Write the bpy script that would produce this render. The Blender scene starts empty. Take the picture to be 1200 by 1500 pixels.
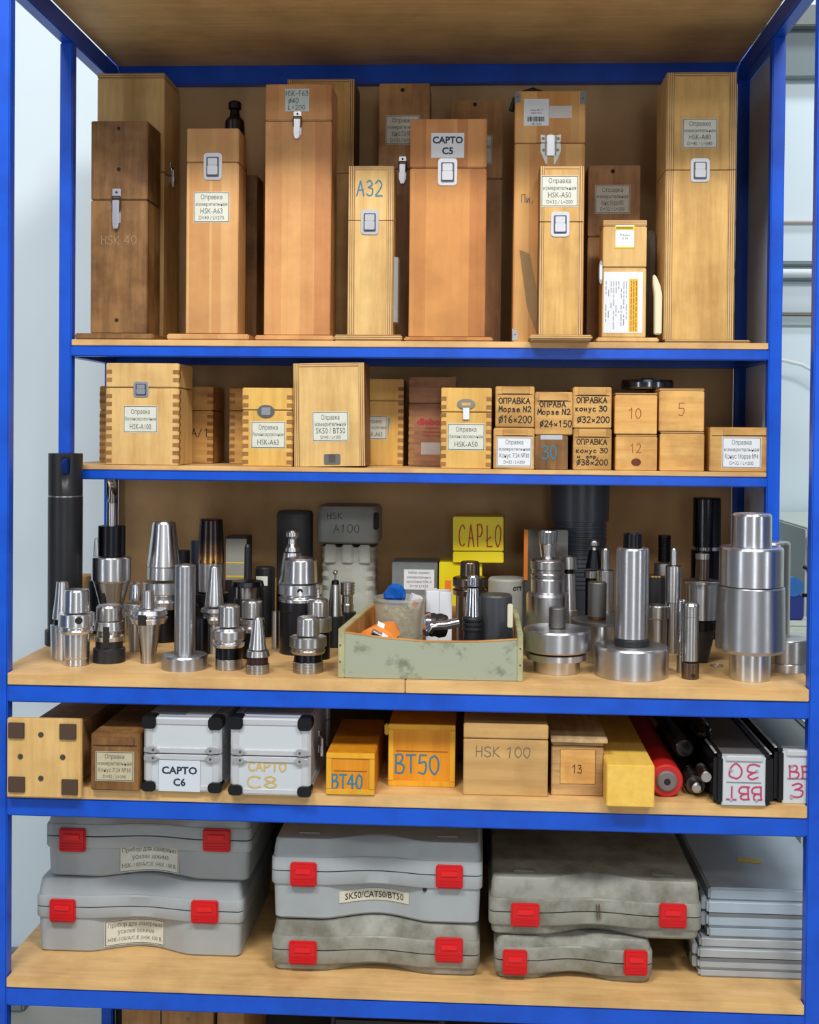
import bpy, bmesh, math, random
from mathutils import Vector, Matrix
random.seed(7)
SC = bpy.context.scene
COL = SC.collection
PI = math.pi

# ------------------------------------------------------------------ camera
F_PX, CY = 1815.45, 657.99
YAW, PITCH, ROLL = .0558, .0167, .0095
CAM = Vector((.1351, -2.2194, 1.55))
_F = Vector((-math.sin(YAW)*math.cos(PITCH), math.cos(YAW)*math.cos(PITCH), -math.sin(PITCH)))
_R = Vector((math.cos(YAW), math.sin(YAW), 0))
_U = _R.cross(_F)
RT = _R*math.cos(ROLL) + _U*math.sin(ROLL)
UP = -_R*math.sin(ROLL) + _U*math.cos(ROLL)
cd = bpy.data.cameras.new('camera')
cd.sensor_fit = 'HORIZONTAL'; cd.sensor_width = 36
cd.lens = F_PX/1200*36
cd.shift_y = (CY-750)/1200
cd.clip_end = 60
cam = bpy.data.objects.new('camera', cd)
COL.objects.link(cam)
m = Matrix.Identity(4)
for i in range(3):
    m[i][0], m[i][1], m[i][2], m[i][3] = RT[i], UP[i], -_F[i], CAM[i]
cam.matrix_world = m
SC.camera = cam

# ------------------------------------------------------------------ light
SC.view_settings.view_transform = 'Standard'
SC.view_settings.look = 'None'
SC.view_settings.gamma = 1
SC.view_settings.use_curve_mapping = False
SC.view_settings.exposure = -0.09
w = bpy.data.worlds.new('hall_light'); SC.world = w; w.use_nodes = True
w.node_tree.nodes['Background'].inputs[0].default_value = (.60, .70, .85, 1)
w.node_tree.nodes['Background'].inputs[1].default_value = .18

def area(name, loc, target, sx, sy, power, col):
    l = bpy.data.lights.new(name, 'AREA'); l.shape = 'RECTANGLE'; l.size = sx; l.size_y = sy
    l.energy = power; l.color = col
    o = bpy.data.objects.new(name, l); COL.objects.link(o); o.location = loc
    d = Vector(target)-Vector(loc)
    o.rotation_euler = d.to_track_quat('-Z', 'Y').to_euler()
    return o
# rows of ceiling lamps over the aisle in front of the rack, added window-like strips for reflections in the metal
area('ceiling_lamp_row', (-.9, -2.3, 4.2), (-.2, .0, 1.0), 1.1, .5, 92, (1, .985, .96))
area('ceiling_lamp_row', (1.3, -2.3, 4.2), (.4, .0, 1.0), 1.1, .5, 92, (1, .985, .96))
area('ceiling_lamp_row', (0, -4.8, 4.2), (0, 0, 1.2), 3.2, .4, 42, (1, .97, .93))
area('reflection_strip', (-3.6, -3.6, 1.9), (0, .2, 1.1), .40, 2.6, 27, (.86, .93, 1))
area('reflection_strip', (3.9, -3.2, 1.9), (0, .2, 1.1), .34, 2.6, 24, (.90, .95, 1))
area('reflection_strip', (.8, -6.5, 1.6), (0, 0, 1.2), .7, 1.8, 34, (.92, .96, 1))
area('ceiling_lamp_row', (2.0, 1.3, 4.4), (2.0, 2.2, 1.2), 3.0, .4, 44, (.92, .97, 1))

# ------------------------------------------------------------------ geometry helpers
def ray(px, py):
    return _F + RT*((px-600)/F_PX) + UP*((CY-py)/F_PX)
def at_y(px, py, Y):
    d = ray(px, py); return CAM + d*((Y-CAM.y)/d.y)
def at_z(px, py, Z):
    d = ray(px, py); return CAM + d*((Z-CAM.z)/d.z)

class MB:
    def __init__(s): s.bm = bmesh.new(); s.lim = None
    def box(s, x0, x1, y0, y1, z0, z1, rot=None, org=None):
        vs = [s.bm.verts.new((x, y, z)) for x in (x0, x1) for y in (y0, y1) for z in (z0, z1)]
        for f in ((0,1,3,2), (4,6,7,5), (0,4,5,1), (2,3,7,6), (0,2,6,4), (1,5,7,3)):
            s.bm.faces.new([vs[i] for i in f])
        if rot:
            bmesh.ops.rotate(s.bm, verts=vs, cent=org or ((x0+x1)/2, (y0+y1)/2, (z0+z1)/2), matrix=rot)
        return s
    def prism(s, pts, y0, y1, axis='y'):
        """pts: (x,z) outline pushed from y0 to y1 (axis y) or (x,y) outline from z0 to z1 (axis z)"""
        mk = (lambda a, b, t: (a, t, b)) if axis == 'y' else ((lambda a, b, t: (a, b, t)) if axis == 'z' else (lambda a, b, t: (t, a, b)))
        A = [s.bm.verts.new(mk(a, b, y0)) for a, b in pts]; B = [s.bm.verts.new(mk(a, b, y1)) for a, b in pts]
        n = len(pts)
        s.bm.faces.new(A); s.bm.faces.new(B[::-1])
        for i in range(n): s.bm.faces.new((A[i], B[i], B[(i+1) % n], A[(i+1) % n]))
        return s
    def loft(s, rings, cap=True):
        R = [[s.bm.verts.new(p) for p in r] for r in rings]; n = len(R[0])
        for a, b in zip(R, R[1:]):
            for i in range(n): s.bm.faces.new((a[i], a[(i+1) % n], b[(i+1) % n], b[i]))
        if cap: s.bm.faces.new(R[0][::-1]); s.bm.faces.new(R[-1])
        return s
    def lathe(s, prof, n=40, c=(0, 0), axis='z', cham=.0006):
        """prof: (z, r) top to bottom; sharp corners get a small chamfer"""
        s.lim = max(12, 360/n+3)
        P = [(prof[0][0], 0.0)]+list(prof)+[(prof[-1][0], 0.0)]
        Q = [P[0]]
        for i in range(1, len(P)-1):
            a, b, d = Vector(P[i-1]), Vector(P[i]), Vector(P[i+1])
            u, v = a-b, d-b
            if u.length > 1e-6 and v.length > 1e-6 and u.angle(v) < 2.4 and min(u.length, v.length) > 2.2*cham:
                Q.append(tuple(b+u.normalized()*cham)); Q.append(tuple(b+v.normalized()*cham))
            else: Q.append(P[i])
        Q.append(P[-1])
        rings = []
        for z, r in Q[1:-1]:
            rg = []
            for k in range(n):
                t = 2*PI*k/n; x, y = r*math.cos(t), r*math.sin(t)
                rg.append(s.bm.verts.new((c[0]+x, c[1]+y, z) if axis == 'z' else (c[0]+x, -z, c[1]+y)))
            rings.append(rg)
        for a, b in zip(rings, rings[1:]):
            for k in range(n): s.bm.faces.new((a[k], a[(k+1) % n], b[(k+1) % n], b[k]))
        s.bm.faces.new(rings[0]); s.bm.faces.new(rings[-1][::-1])
        return s
    def tube(s, pts, r, n=8):
        pts = [Vector(p) for p in pts]; rings = []
        for i, p in enumerate(pts):
            d = (pts[min(i+1, len(pts)-1)]-pts[max(i-1, 0)]).normalized()
            a = d.orthogonal().normalized() if i == 0 else (last - d*last.dot(d)).normalized()
            last = a; b = d.cross(a)
            rings.append([p+(a*math.cos(2*PI*k/n)+b*math.sin(2*PI*k/n))*r for k in range(n)])
        return s.loft(rings)
    def bevel(s, w, seg=2):
        bmesh.ops.recalc_face_normals(s.bm, faces=s.bm.faces)
        bmesh.ops.bevel(s.bm, geom=list(s.bm.edges), offset=w, segments=seg, affect='EDGES', clamp_overlap=True)
        return s
    def build(s, name, mat, parent=None, smooth=35, loc=None):
        bm = s.bm
        bmesh.ops.recalc_face_normals(bm, faces=bm.faces)
        if smooth:
            lim = math.radians(s.lim or smooth)
            for f in bm.faces: f.smooth = True
            for e in bm.edges:
                if len(e.link_faces) == 2 and e.calc_face_angle(0) > lim: e.smooth = False
        me = bpy.data.meshes.new(name); bm.to_mesh(me); bm.free()
        me.materials.append(mat)
        o = bpy.data.objects.new(name, me); COL.objects.link(o)
        if parent: o.parent = parent
        if loc: o.location = loc
        return o

def thing(name, label, cat, loc, rz=0, group=None):
    o = bpy.data.objects.new(name, None); COL.objects.link(o); o.empty_display_size = .02
    o.location = loc; o.rotation_euler = (0, 0, rz); o['label'] = label; o['category'] = cat
    if group: o['group'] = group
    return o
def tag(o, label, cat, group=None):
    o['label'] = label; o['category'] = cat
    if group: o['group'] = group
    return o

def rrect(cx, cz, w, h, r, n=4):
    pts = []
    for sx, sz, a0 in ((1, 1, 0), (-1, 1, 90), (-1, -1, 180), (1, -1, 270)):
        for k in range(n+1):
            a = math.radians(a0+90*k/n)
            pts.append((cx+sx*(w/2-r)+r*math.cos(a), cz+sz*(h/2-r)+r*math.sin(a)))
    return pts
def disc(cx, cz, r, n=16, rz=None):
    return [(cx+r*math.cos(2*PI*k/n), cz+(rz or r)*math.sin(2*PI*k/n)) for k in range(n)]

# ------------------------------------------------------------------ materials
def lin(c): return tuple(((v/255)/12.92 if v/255 <= .04045 else ((v/255+.055)/1.055)**2.4) for v in c)+(1,)
class NT:
    def __init__(s, name):
        s.m = bpy.data.materials.new(name); s.m.use_nodes = True; s.t = s.m.node_tree
        s.p = s.t.nodes['Principled BSDF']
    def n(s, typ, **kw):
        o = s.t.nodes.new(typ)
        for k, v in kw.items():
            if isinstance(k, str) and k in o.inputs.keys(): o.inputs[k].default_value = v
            else: setattr(o, k, v)
        return o
    def l(s, a, b): s.t.links.new(a, b)
    def coords(s, scale, rnd=True):
        tc = s.n('ShaderNodeTexCoord'); mp = s.n('ShaderNodeMapping'); s.l(tc.outputs['Object'], mp.inputs['Vector'])
        mp.inputs['Scale'].default_value = scale
        if rnd:
            oi = s.n('ShaderNodeObjectInfo'); mu = s.n('ShaderNodeMath', operation='MULTIPLY'); mu.inputs[1].default_value = 37.0
            s.l(oi.outputs['Random'], mu.inputs[0]); s.l(mu.outputs[0], mp.inputs['Location'])
        return mp.outputs[0]
    def noise(s, vec, scale, detail=3, rough=.55):
        o = s.n('ShaderNodeTexNoise'); o.inputs['Scale'].default_value = scale; o.inputs['Detail'].default_value = detail
        o.inputs['Roughness'].default_value = rough; s.l(vec, o.inputs['Vector']); return o.outputs['Fac']
    def ramp(s, fac, stops):
        r = s.n('ShaderNodeValToRGB'); s.l(fac, r.inputs[0]); e = r.color_ramp.elements
        e[0].position, e[0].color = stops[0]; e[1].position, e[1].color = stops[-1]
        for p, c in stops[1:-1]:
            x = e.new(p); x.color = c
        return r.outputs[0]
    def mix(s, fac, a, b, mode='MIX'):
        o = s.n('ShaderNodeMix', data_type='RGBA', blend_type=mode)
        for sock, v in ((o.inputs['Factor'], fac), (o.inputs['A'] if False else o.inputs[6], a), (o.inputs[7], b)):
            if hasattr(v, 'is_linked') or hasattr(v, 'links'): s.l(v, sock)
            else: sock.default_value = v
        return o.outputs[2]
    def bump(s, h, st, dist=.001):
        b = s.n('ShaderNodeBump'); b.inputs['Strength'].default_value = st; b.inputs['Distance'].default_value = dist
        s.l(h, b.inputs['Height']); s.l(b.outputs[0], s.p.inputs['Normal'])

_mc = {}
def cached(fn):
    def g(*a, **k):
        key = (fn.__name__, a, tuple(sorted(k.items())))
        if key not in _mc: _mc[key] = fn(*a, **k)
        return _mc[key]
    return g
@cached
def plain(name, col, rough=.5, metal=0.0, spec=.5, coat=0.0):
    t = NT(name); t.p.inputs['Base Color'].default_value = lin(col); t.p.inputs['Roughness'].default_value = rough
    t.p.inputs['Metallic'].default_value = metal; t.p.inputs['Specular IOR Level'].default_value = spec
    t.p.inputs['Coat Weight'].default_value = coat
    return t.m
@cached
def wood(name, light, dark, grain='z', strips=0, dirt=.3, rough=.5, knots=0.0, coat=0.0):
    t = NT(name); L, D = lin(light), lin(dark)
    sc = {'z': (60, 60, 5), 'x': (5, 60, 60), 'y': (60, 5, 60)}[grain]
    v = t.coords(sc)
    g = t.noise(v, 1.0, 6, .65)
    c = t.ramp(g, [(.30, D), (.62, L)])
    c = t.mix(.78, L, c)
    if strips:
        v2 = t.coords({'z': (strips, strips, .01), 'x': (.01, strips, strips), 'y': (strips, .01, strips)}[grain])
        wn = t.n('ShaderNodeTexVoronoi', voronoi_dimensions='3D'); wn.inputs['Scale'].default_value = 1; t.l(v2, wn.inputs['Vector'])
        sp = t.n('ShaderNodeSeparateColor'); t.l(wn.outputs['Color'], sp.inputs[0])
        c = t.mix(.72, c, t.ramp(sp.outputs[0], [(0, D), (1, L)]))
    v3 = t.coords((9, 9, 9)); b = t.noise(v3, 1.0, 4, .6)
    c = t.mix(dirt, c, t.ramp(b, [(.36, (.32, .22, .13, 1)), (.58, (1, 1, 1, 1))]), 'MULTIPLY')
    if knots:
        v4 = t.coords((14, 14, 5)); k = t.n('ShaderNodeTexVoronoi'); k.inputs['Scale'].default_value = 1; t.l(v4, k.inputs['Vector'])
        c = t.mix(knots, c, t.ramp(k.outputs['Distance'], [(.05, (.25, .10, .04, 1)), (.16, (1, 1, 1, 1))]), 'MULTIPLY')
    t.l(c, t.p.inputs['Base Color']); t.p.inputs['Roughness'].default_value = rough
    t.p.inputs['Specular IOR Level'].default_value = .35; t.p.inputs['Coat Weight'].default_value = coat; t.p.inputs['Coat Roughness'].default_value = .25
    t.bump(g, .25, .0006)
    return t.m
@cached
def plies(name, axis, a, b, per=3.0):
    """plywood edge: thin alternating layers, per = mm per layer pair"""
    t = NT(name); tc = t.n('ShaderNodeTexCoord'); sp = t.n('ShaderNodeSeparateXYZ'); t.l(tc.outputs['Object'], sp.inputs[0])
    mu = t.n('ShaderNodeMath', operation='MULTIPLY'); mu.inputs[1].default_value = 1000/per*2*PI
    t.l(sp.outputs[{'x': 0, 'y': 1, 'z': 2}[axis]], mu.inputs[0])
    si = t.n('ShaderNodeMath', operation='SINE'); t.l(mu.outputs[0], si.inputs[0])
    ma = t.n('ShaderNodeMapRange'); t.l(si.outputs[0], ma.inputs[0]); ma.inputs[1].default_value = -1
    c = t.ramp(ma.outputs[0], [(.15, lin(b)), (.45, lin(a))])
    v = t.coords((20, 20, 20)); c = t.mix(.3, c, t.ramp(t.noise(v, 1, 3), [(.35, (.5, .4, .3, 1)), (.6, (1, 1, 1, 1))]), 'MULTIPLY')
    t.l(c, t.p.inputs['Base Color']); t.p.inputs['Roughness'].default_value = .6
    return t.m
@cached
def steel(name, col=(190, 190, 192), rough=.25, aniso=.6, dirt=.25, metal=1.0):
    t = NT(name); v = t.coords((1, 1, 1)); n = t.noise(v, 45, 4, .6)
    L = lin(col); c = t.mix(dirt*.5, L, t.ramp(n, [(.35, (.45, .42, .38, 1)), (.6, (1, 1, 1, 1))]), 'MULTIPLY')
    t.l(c, t.p.inputs['Base Color']); t.p.inputs['Metallic'].default_value = metal
    mr = t.n('ShaderNodeMapRange'); t.l(n, mr.inputs[0]); mr.inputs[3].default_value = rough*1.15; mr.inputs[4].default_value = rough*.9
    t.l(mr.outputs[0], t.p.inputs['Roughness'])
    if aniso:
        t.p.inputs['Anisotropic'].default_value = aniso; t.p.inputs['Anisotropic Rotation'].default_value = .25
        tg = t.n('ShaderNodeTangent', direction_type='RADIAL', axis='Z'); t.l(tg.outputs[0], t.p.inputs['Tangent'])
    return t.m
@cached
def paint(name, col, rough=.35, dirt=.2, dark=(.35, .33, .3, 1), scale=14.0, spec=.5, coat=0.0, lo=.36, hi=.56):
    t = NT(name); v = t.coords((1, 1, 1)); n = t.noise(v, scale, 6, .65)
    c = t.mix(dirt, lin(col), t.ramp(n, [(lo, dark), (hi, (1, 1, 1, 1))]), 'MULTIPLY')
    t.l(c, t.p.inputs['Base Color']); t.p.inputs['Roughness'].default_value = rough; t.p.inputs['Specular IOR Level'].default_value = spec
    t.p.inputs['Coat Weight'].default_value = coat
    t.bump(n, .1, .0006)
    return t.m
@cached
def clear_plastic(name, col=(225, 230, 225), alpha=.5, rough=.25):
    t = NT(name); t.p.inputs['Base Color'].default_value = lin(col); t.p.inputs['Roughness'].default_value = rough
    t.p.inputs['Alpha'].default_value = alpha
    v = t.coords((1, 1, 1)); t.bump(t.noise(v, 60, 3), .5, .003)
    return t.m

STEEL = steel('turned_steel', (214, 214, 216), .30, .7)
STEEL_D = steel('dull_turned_steel', (186, 184, 182), .32, .65)
CHROME = steel('polished_steel', (222, 222, 226), .13, .3, .1)
MATTE = steel('blasted_steel', (120, 118, 114), .5, 0.0, .2)
BLACKOX = steel('blackened_steel', (52, 52, 56), .32, .4, .2)
BLACKMT = paint('black_oxide_matte', (30, 31, 34), .42, .3)
BROWNST = steel('browned_steel', (120, 104, 90), .3, .4, .4)
CHR = plain('nickel_plate', (228, 228, 232), .28, .9)
SCREW = plain('screw_metal', (120, 112, 100), .4, 1.0)
DARK = plain('dark_recess', (30, 24, 18), .8)
INKG = plain('grey_print', (92, 98, 92), .7)
INKK = plain('black_ink', (28, 28, 34), .6)
INKN = plain('navy_print', (38, 40, 66), .6)
INKB = plain('blue_marker', (50, 120, 150), .6)
INKR = plain('red_print', (165, 40, 50), .6)
INKP = plain('pink_marker', (190, 50, 95), .5)
INKO = plain('ochre_marker', (205, 170, 80), .6)
PENCIL = plain('pencil', (105, 100, 85), .7)
CHALK = plain('chalk', (160, 138, 108), .8)
INKBR = plain('brown_marker', (150, 84, 34), .7)
PAPER = paint('printed_paper', (214, 214, 200), .6, .18, (.6, .58, .5, 1), 60)
PAPERW = paint('white_paper', (225, 228, 232), .55, .1, (.7, .7, .7, 1), 60)

PALE_L, PALE_D = (222, 184, 118), (196, 150, 84)
W_PALE = wood('pale_birch_ply', (226, 188, 122), (200, 154, 90), 'z', 0, .22)
W_PALE2 = wood('warm_pale_ply', (224, 180, 108), (190, 140, 74), 'z', 0, .3)
W_OLD = wood('old_dark_ply', (150, 108, 62), (96, 64, 34), 'z', 0, .75)
W_BROWN = wood('brown_ply', (188, 140, 88), (146, 102, 60), 'z', 0, .5)
W_RED = wood('reddish_pine', (226, 170, 106), (192, 124, 72), 'z', 38, .25, coat=.15)
W_RED2 = wood('orange_pine', (212, 148, 80), (176, 108, 52), 'z', 34, .25, coat=.15)
W_PINE = wood('honey_pine', (228, 176, 104), (196, 132, 66), 'z', 26, .2, coat=.1)
W_YEL = wood('yellow_varnished_ply', (228, 184, 98), (202, 148, 66), 'z', 0, .22, coat=.2)
W_SMALL = wood('small_box_ply', (214, 168, 98), (176, 124, 62), 'x', 0, .4)
W_SMALLO = wood('orange_small_box_ply', (230, 180, 104), (204, 142, 72), 'x', 0, .45, knots=.35, coat=.1)
W_MAH = wood('reddish_brown_ply', (168, 120, 84), (120, 78, 52), 'x', 0, .4)
W_BOARD = wood('shelf_board', (226, 186, 126), (206, 160, 100), 'x', 0, .30)
W_JOINT = wood('end_grain', (168, 122, 68), (128, 86, 42), 'x', 0, .3)
W_ORANGE = wood('amber_stained_ply', (226, 150, 28), (206, 124, 14), 'z', 0, .25, coat=.25)
W_AMBF = wood('amber_frame', (236, 178, 44), (220, 150, 30), 'z', 0, .15, coat=.2)
W_YBOX = wood('light_yellow_ply', (240, 198, 92), (228, 178, 74), 'y', 0, .1)
PLY_X = plies('ply_edge_across', 'x', (216, 176, 112), (132, 92, 52), 4.2)
PLY_Z = plies('ply_edge_stacked', 'z', (212, 172, 110), (140, 98, 56), 4.2)
BLUE = paint('blue_rack_paint', (14, 84, 205), .36, .35, (.25, .3, .4, 1), 9, .45)

# ------------------------------------------------------------------ lettering
_fc = bpy.data.curves.new('lettering', 'FONT')
_fo = bpy.data.objects.new('lettering', _fc)
def text_polys(s, bold=0.0):
    _fc.body = s; _fc.offset = bold; _fc.resolution_u = 2
    me = bpy.data.meshes.new_from_object(_fo)
    vs = [v.co.copy() for v in me.vertices]; fs = [tuple(p.vertices) for p in me.polygons]
    bpy.data.meshes.remove(me)
    return vs, fs
def print_text(name, lines, mat, parent, y=-.0004, bold=0.0, ang=0):
    """lines: (string, x_center, z_center, height, max_width) in the parent's local front plane"""
    V, Fc = [], []
    for s, cx, cz, h, mw in lines:
        vs, fs = text_polys(s, bold)
        if not vs: continue
        x0 = min(v.x for v in vs); x1 = max(v.x for v in vs)
        k = h/.70; kx = min(k*(1.6 if bold > .02 else 1.15), mw/(x1-x0)); b = len(V)
        for v in vs:
            X = (v.x-(x0+x1)/2)*kx; Z = (v.y-.35)*k
            if ang: X, Z = X*math.cos(ang)-Z*math.sin(ang), X*math.sin(ang)+Z*math.cos(ang)
            V.append((cx+X, y, cz+Z))
        Fc += [tuple(i+b for i in f) for f in fs]
    me = bpy.data.meshes.new(name); me.from_pydata(V, [], Fc); me.materials.append(mat)
    o = bpy.data.objects.new(name, me); COL.objects.link(o); o.parent = parent
    return o
# marker handwriting: strokes in a 0..0.6 x 0..1 cell; 'c' strokes are smoothed
GL = {
 'A': ['l0,0 .3,1 .6,0', 'l.1,.38 .52,.38'], 'B': ['l.05,0 .05,1', 'c.0,.98 .4,1 .5,.8 .35,.58 .08,.54', 'c.08,.54 .5,.5 .58,.25 .4,.02 0,.02'],
 'C': ['c.58,.85 .4,1 .12,.85 0,.5 .12,.14 .4,0 .6,.15'], 'D': ['l.05,0 .05,1', 'c0,1 .4,.95 .58,.5 .4,.05 0,0'],
 'F': ['l.05,0 .05,1 .55,1', 'l.05,.52 .45,.52'], 'H': ['l.05,0 .05,1', 'l.55,0 .55,1', 'l.05,.5 .55,.5'],
 'K': ['l.05,0 .05,1', 'l.55,1 .07,.45 .58,0'], 'L': ['l.05,1 .05,0 .5,0'], 'M': ['l0,0 .08,1 .3,.35 .55,1 .62,0'], 'N': ['l.02,0 .05,1 .52,0 .56,1'],
 'O': ['c.3,1 .05,.8 .02,.4 .28,0 .56,.3 .55,.8 .3,1'], 'P': ['l.05,0 .05,1', 'c0,.98 .42,1 .55,.75 .4,.5 .05,.46'],
 'S': ['c.55,.85 .3,1 .06,.8 .2,.55 .48,.42 .52,.12 .25,0 .02,.15'], 'T': ['l.3,0 .3,1', 'l0,1 .6,1'], 'Z': ['l0,1 .55,1 0,0 .6,0'],
 'П': ['l.05,0 .05,1 .55,1 .55,0'], 'Р': ['l.05,0 .05,1', 'c0,.98 .42,1 .55,.75 .4,.5 .05,.46'], 'О': ['c.3,1 .05,.8 .02,.4 .28,0 .56,.3 .55,.8 .3,1'],
 'А': ['l0,0 .3,1 .6,0', 'l.1,.38 .52,.38'], 'В': ['l.05,0 .05,1', 'c.0,.98 .4,1 .5,.8 .35,.58 .08,.54', 'c.08,.54 .5,.5 .58,.25 .4,.02 0,.02'],
 'К': ['l.05,0 .05,1', 'l.55,1 .07,.45 .58,0'], 'М': ['l0,0 .08,1 .3,.35 .55,1 .62,0'],
 'о': ['c.28,.6 .06,.45 .08,.12 .3,0 .5,.2 .48,.5 .28,.6'], 'р': ['l.08,-.3 .08,.6', 'c.08,.5 .35,.62 .5,.35 .35,.05 .08,.08'],
 'з': ['c.08,.55 .35,.6 .4,.42 .2,.32 .45,.2 .35,0 .05,.06'], 'е': ['c.1,.3 .48,.34 .4,.58 .12,.5 .08,.15 .3,0 .52,.1'],
 'к': ['l.08,0 .08,.6', 'l.48,.6 .1,.28 .5,0'], 'н': ['l.08,0 .08,.6', 'l.48,0 .48,.6', 'l.08,.3 .48,.3'], 'у': ['l.08,.6 .28,.12', 'l.5,.6 .2,-.25 .05,-.2'],
 'с': ['c.48,.5 .25,.62 .08,.3 .25,0 .5,.1'], 'и': ['l.08,.6 .08,.02 .48,.6 .48,0'], 'п': ['l.08,0 .08,.6 .48,.6 .48,0'], 'г': ['l.1,0 .1,.6 .45,.6'],
 '0': ['c.3,1 .06,.8 .04,.35 .28,0 .54,.3 .54,.8 .3,1'], '1': ['l.1,.75 .35,1 .3,0'], '2': ['c.05,.8 .3,1 .52,.78 .35,.4 .02,.02', 'l.02,.02 .58,.02'],
 '3': ['c.05,.9 .35,1 .5,.78 .2,.55', 'c.2,.55 .55,.45 .5,.1 .25,0 .02,.12'], '4': ['l.4,0 .4,1 0,.35 .6,.35'], '5': ['l.52,1 .12,1 .08,.55', 'c.08,.55 .45,.6 .55,.3 .35,0 .04,.06'],
 '6': ['c.45,1 .12,.65 .04,.25 .28,0 .54,.2 .35,.48 .08,.35'], '8': ['c.3,.52 .06,.75 .3,1 .52,.78 .3,.52 .04,.25 .3,0 .56,.25 .3,.52'],
 'x': ['l.1,.15 .5,.55', 'l.1,.55 .5,.15'], '-': ['l.1,.45 .5,.45'], '=': ['l.1,.6 .5,.6', 'l.1,.35 .5,.35'], '/': ['l.05,0 .5,1'], '.': ['l.2,0 .26,.04'],
 '@': ['c.3,.85 .06,.65 .08,.25 .3,.1 .52,.3 .5,.7 .3,.85', 'l.02,-.1 .58,1.05'], 'Ł': ['l.1,1 .1,0 .6,0', 'l0,.3 .5,.42'], ',': ['l.2,.1 .1,-.15'], 'ч': ['l.1,.6 .1,.3 .48,.3', 'l.48,.6 .48,0'], ' ': []}
def handwrite(name, lines, mat, parent, y=-.0004, pen=.0016, jit=.03, ang=0, wide=.78):
    """lines: (string, x_left, z_bottom, cell_width, height)"""
    V, Fc = [], []; rr = random.Random(sum(ord(c) for l in lines for c in l[0]))
    for s, xl, zb, cw, h in lines:
        x = 0
        for ch in s:
            for st in GL.get(ch, []):
                P = [tuple(map(float, q.split(','))) for q in st[1:].split()]
                P = [(a+rr.uniform(-jit, jit), b+rr.uniform(-jit, jit)) for a, b in P]
                if st[0] == 'c' and len(P) > 2:
                    Q = []
                    for i in range(len(P)-1):
                        p0, p1, p2, p3 = P[max(i-1, 0)], P[i], P[i+1], P[min(i+2, len(P)-1)]
                        for k in range(4):
                            t = k/4
                            Q.append(tuple(.5*((2*p1[j])+(-p0[j]+p2[j])*t+(2*p0[j]-5*p1[j]+4*p2[j]-p3[j])*t*t+(-p0[j]+3*p1[j]-3*p2[j]+p3[j])*t**3) for j in (0, 1)))
                    P = Q+[P[-1]]
                W = []
                for a, b in P:
                    X, Z = x+a*cw/.6*wide, b*h
                    X, Z = X*math.cos(ang)-Z*math.sin(ang), X*math.sin(ang)+Z*math.cos(ang)
                    W.append(Vector((xl+X, zb+Z)))
                for a, b in zip(W, W[1:]):
                    d = b-a
                    if d.length < 1e-6: continue
                    d.normalize(); nrm = Vector((-d.y, d.x))*pen/2; a2, b2 = a-d*pen*.35, b+d*pen*.35; k = len(V)
                    V += [(q.x, y-(k//4 % 24)*1.2e-5, q.y) for q in (a2-nrm, b2-nrm, b2+nrm, a2+nrm)]; Fc.append((k, k+1, k+2, k+3))
            x += cw*(.55 if ch in ' ' else 1.0)
    me = bpy.data.meshes.new(name); me.from_pydata(V, [], Fc); me.materials.append(mat)
    o = bpy.data.objects.new(name, me); COL.objects.link(o); o.parent = parent
    return o
# ------------------------------------------------------------------ the rack and the hall
PW = .027; YM, YR = .346, .668; XO = .75
S3, S4, S5, S1, S2, ST = 1.0741, .8665, .5156, 1.7178, 1.4573, 2.3954
TB = .022
Z3, Z4, Z5, Z1, Z2, Z6 = S3+TB, S4+TB, S5+.018, S1+.013, S2+.010, .11
DEEP = YR+PW

def structure(o):
    o['kind'] = 'structure'; return o
WALLM = paint('pale_hall_wall', (218, 232, 240), .7, .08, (.8, .85, .9, 1), 1.2)
CONC = paint('hall_floor_paint', (176, 174, 166), .5, .3, (.5, .5, .5, 1), 3)
structure(MB().box(.76, 6, 2.4, 2.5, -.02, 5).build('wall_back', WALLM))
structure(MB().box(-5, .72, 1.0, 1.1, -.02, 5).build('wall_left', WALLM))
structure(MB().box(-5, 6, -8, 2.4, -.12, 0).build('floor', CONC))
TRG = plain('grey_trim_paint', (118, 132, 136), .6); TRD = plain('dark_trim_paint', (120, 126, 124), .6); TRW = plain('white_pipe_paint', (226, 234, 236), .4)
def trim(n, p0, p1, dep, mat, Y=2.4):
    a, b = at_y(1170, p0, Y), at_y(1170, p1, Y)
    structure(MB().box(.98, 4.5, Y-dep, Y, b.z, a.z).bevel(.004).build('trim_%d' % n, mat))
trim(1, 20, 50, .10, TRD); trim(2, 50, 118, .05, TRG); trim(3, 324, 328, .02, plain('pinkish_strip', (200, 190, 186), .6))
trim(4, 384, 391, .04, TRG); trim(5, 408, 413, .03, TRG); trim(6, 458, 462, .03, plain('brown_strip', (150, 146, 136), .6)); trim(7, 462, 478, .015, plain('grey_band', (168, 182, 184), .6))
a = at_y(1170, 399, 2.33)
pipe = structure(MB().tube([(.98, 2.34, a.z), (2.5, 2.34, a.z), (4.5, 2.34, a.z)], .014, 14).build('trim_8', TRW))
a, b = at_y(8, 1478, .97), at_y(36, 1478, .97)
structure(MB().box(a.x, b.x, .96, 1.0, 0, .16).bevel(.006).build('trim_9', TRG))

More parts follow.
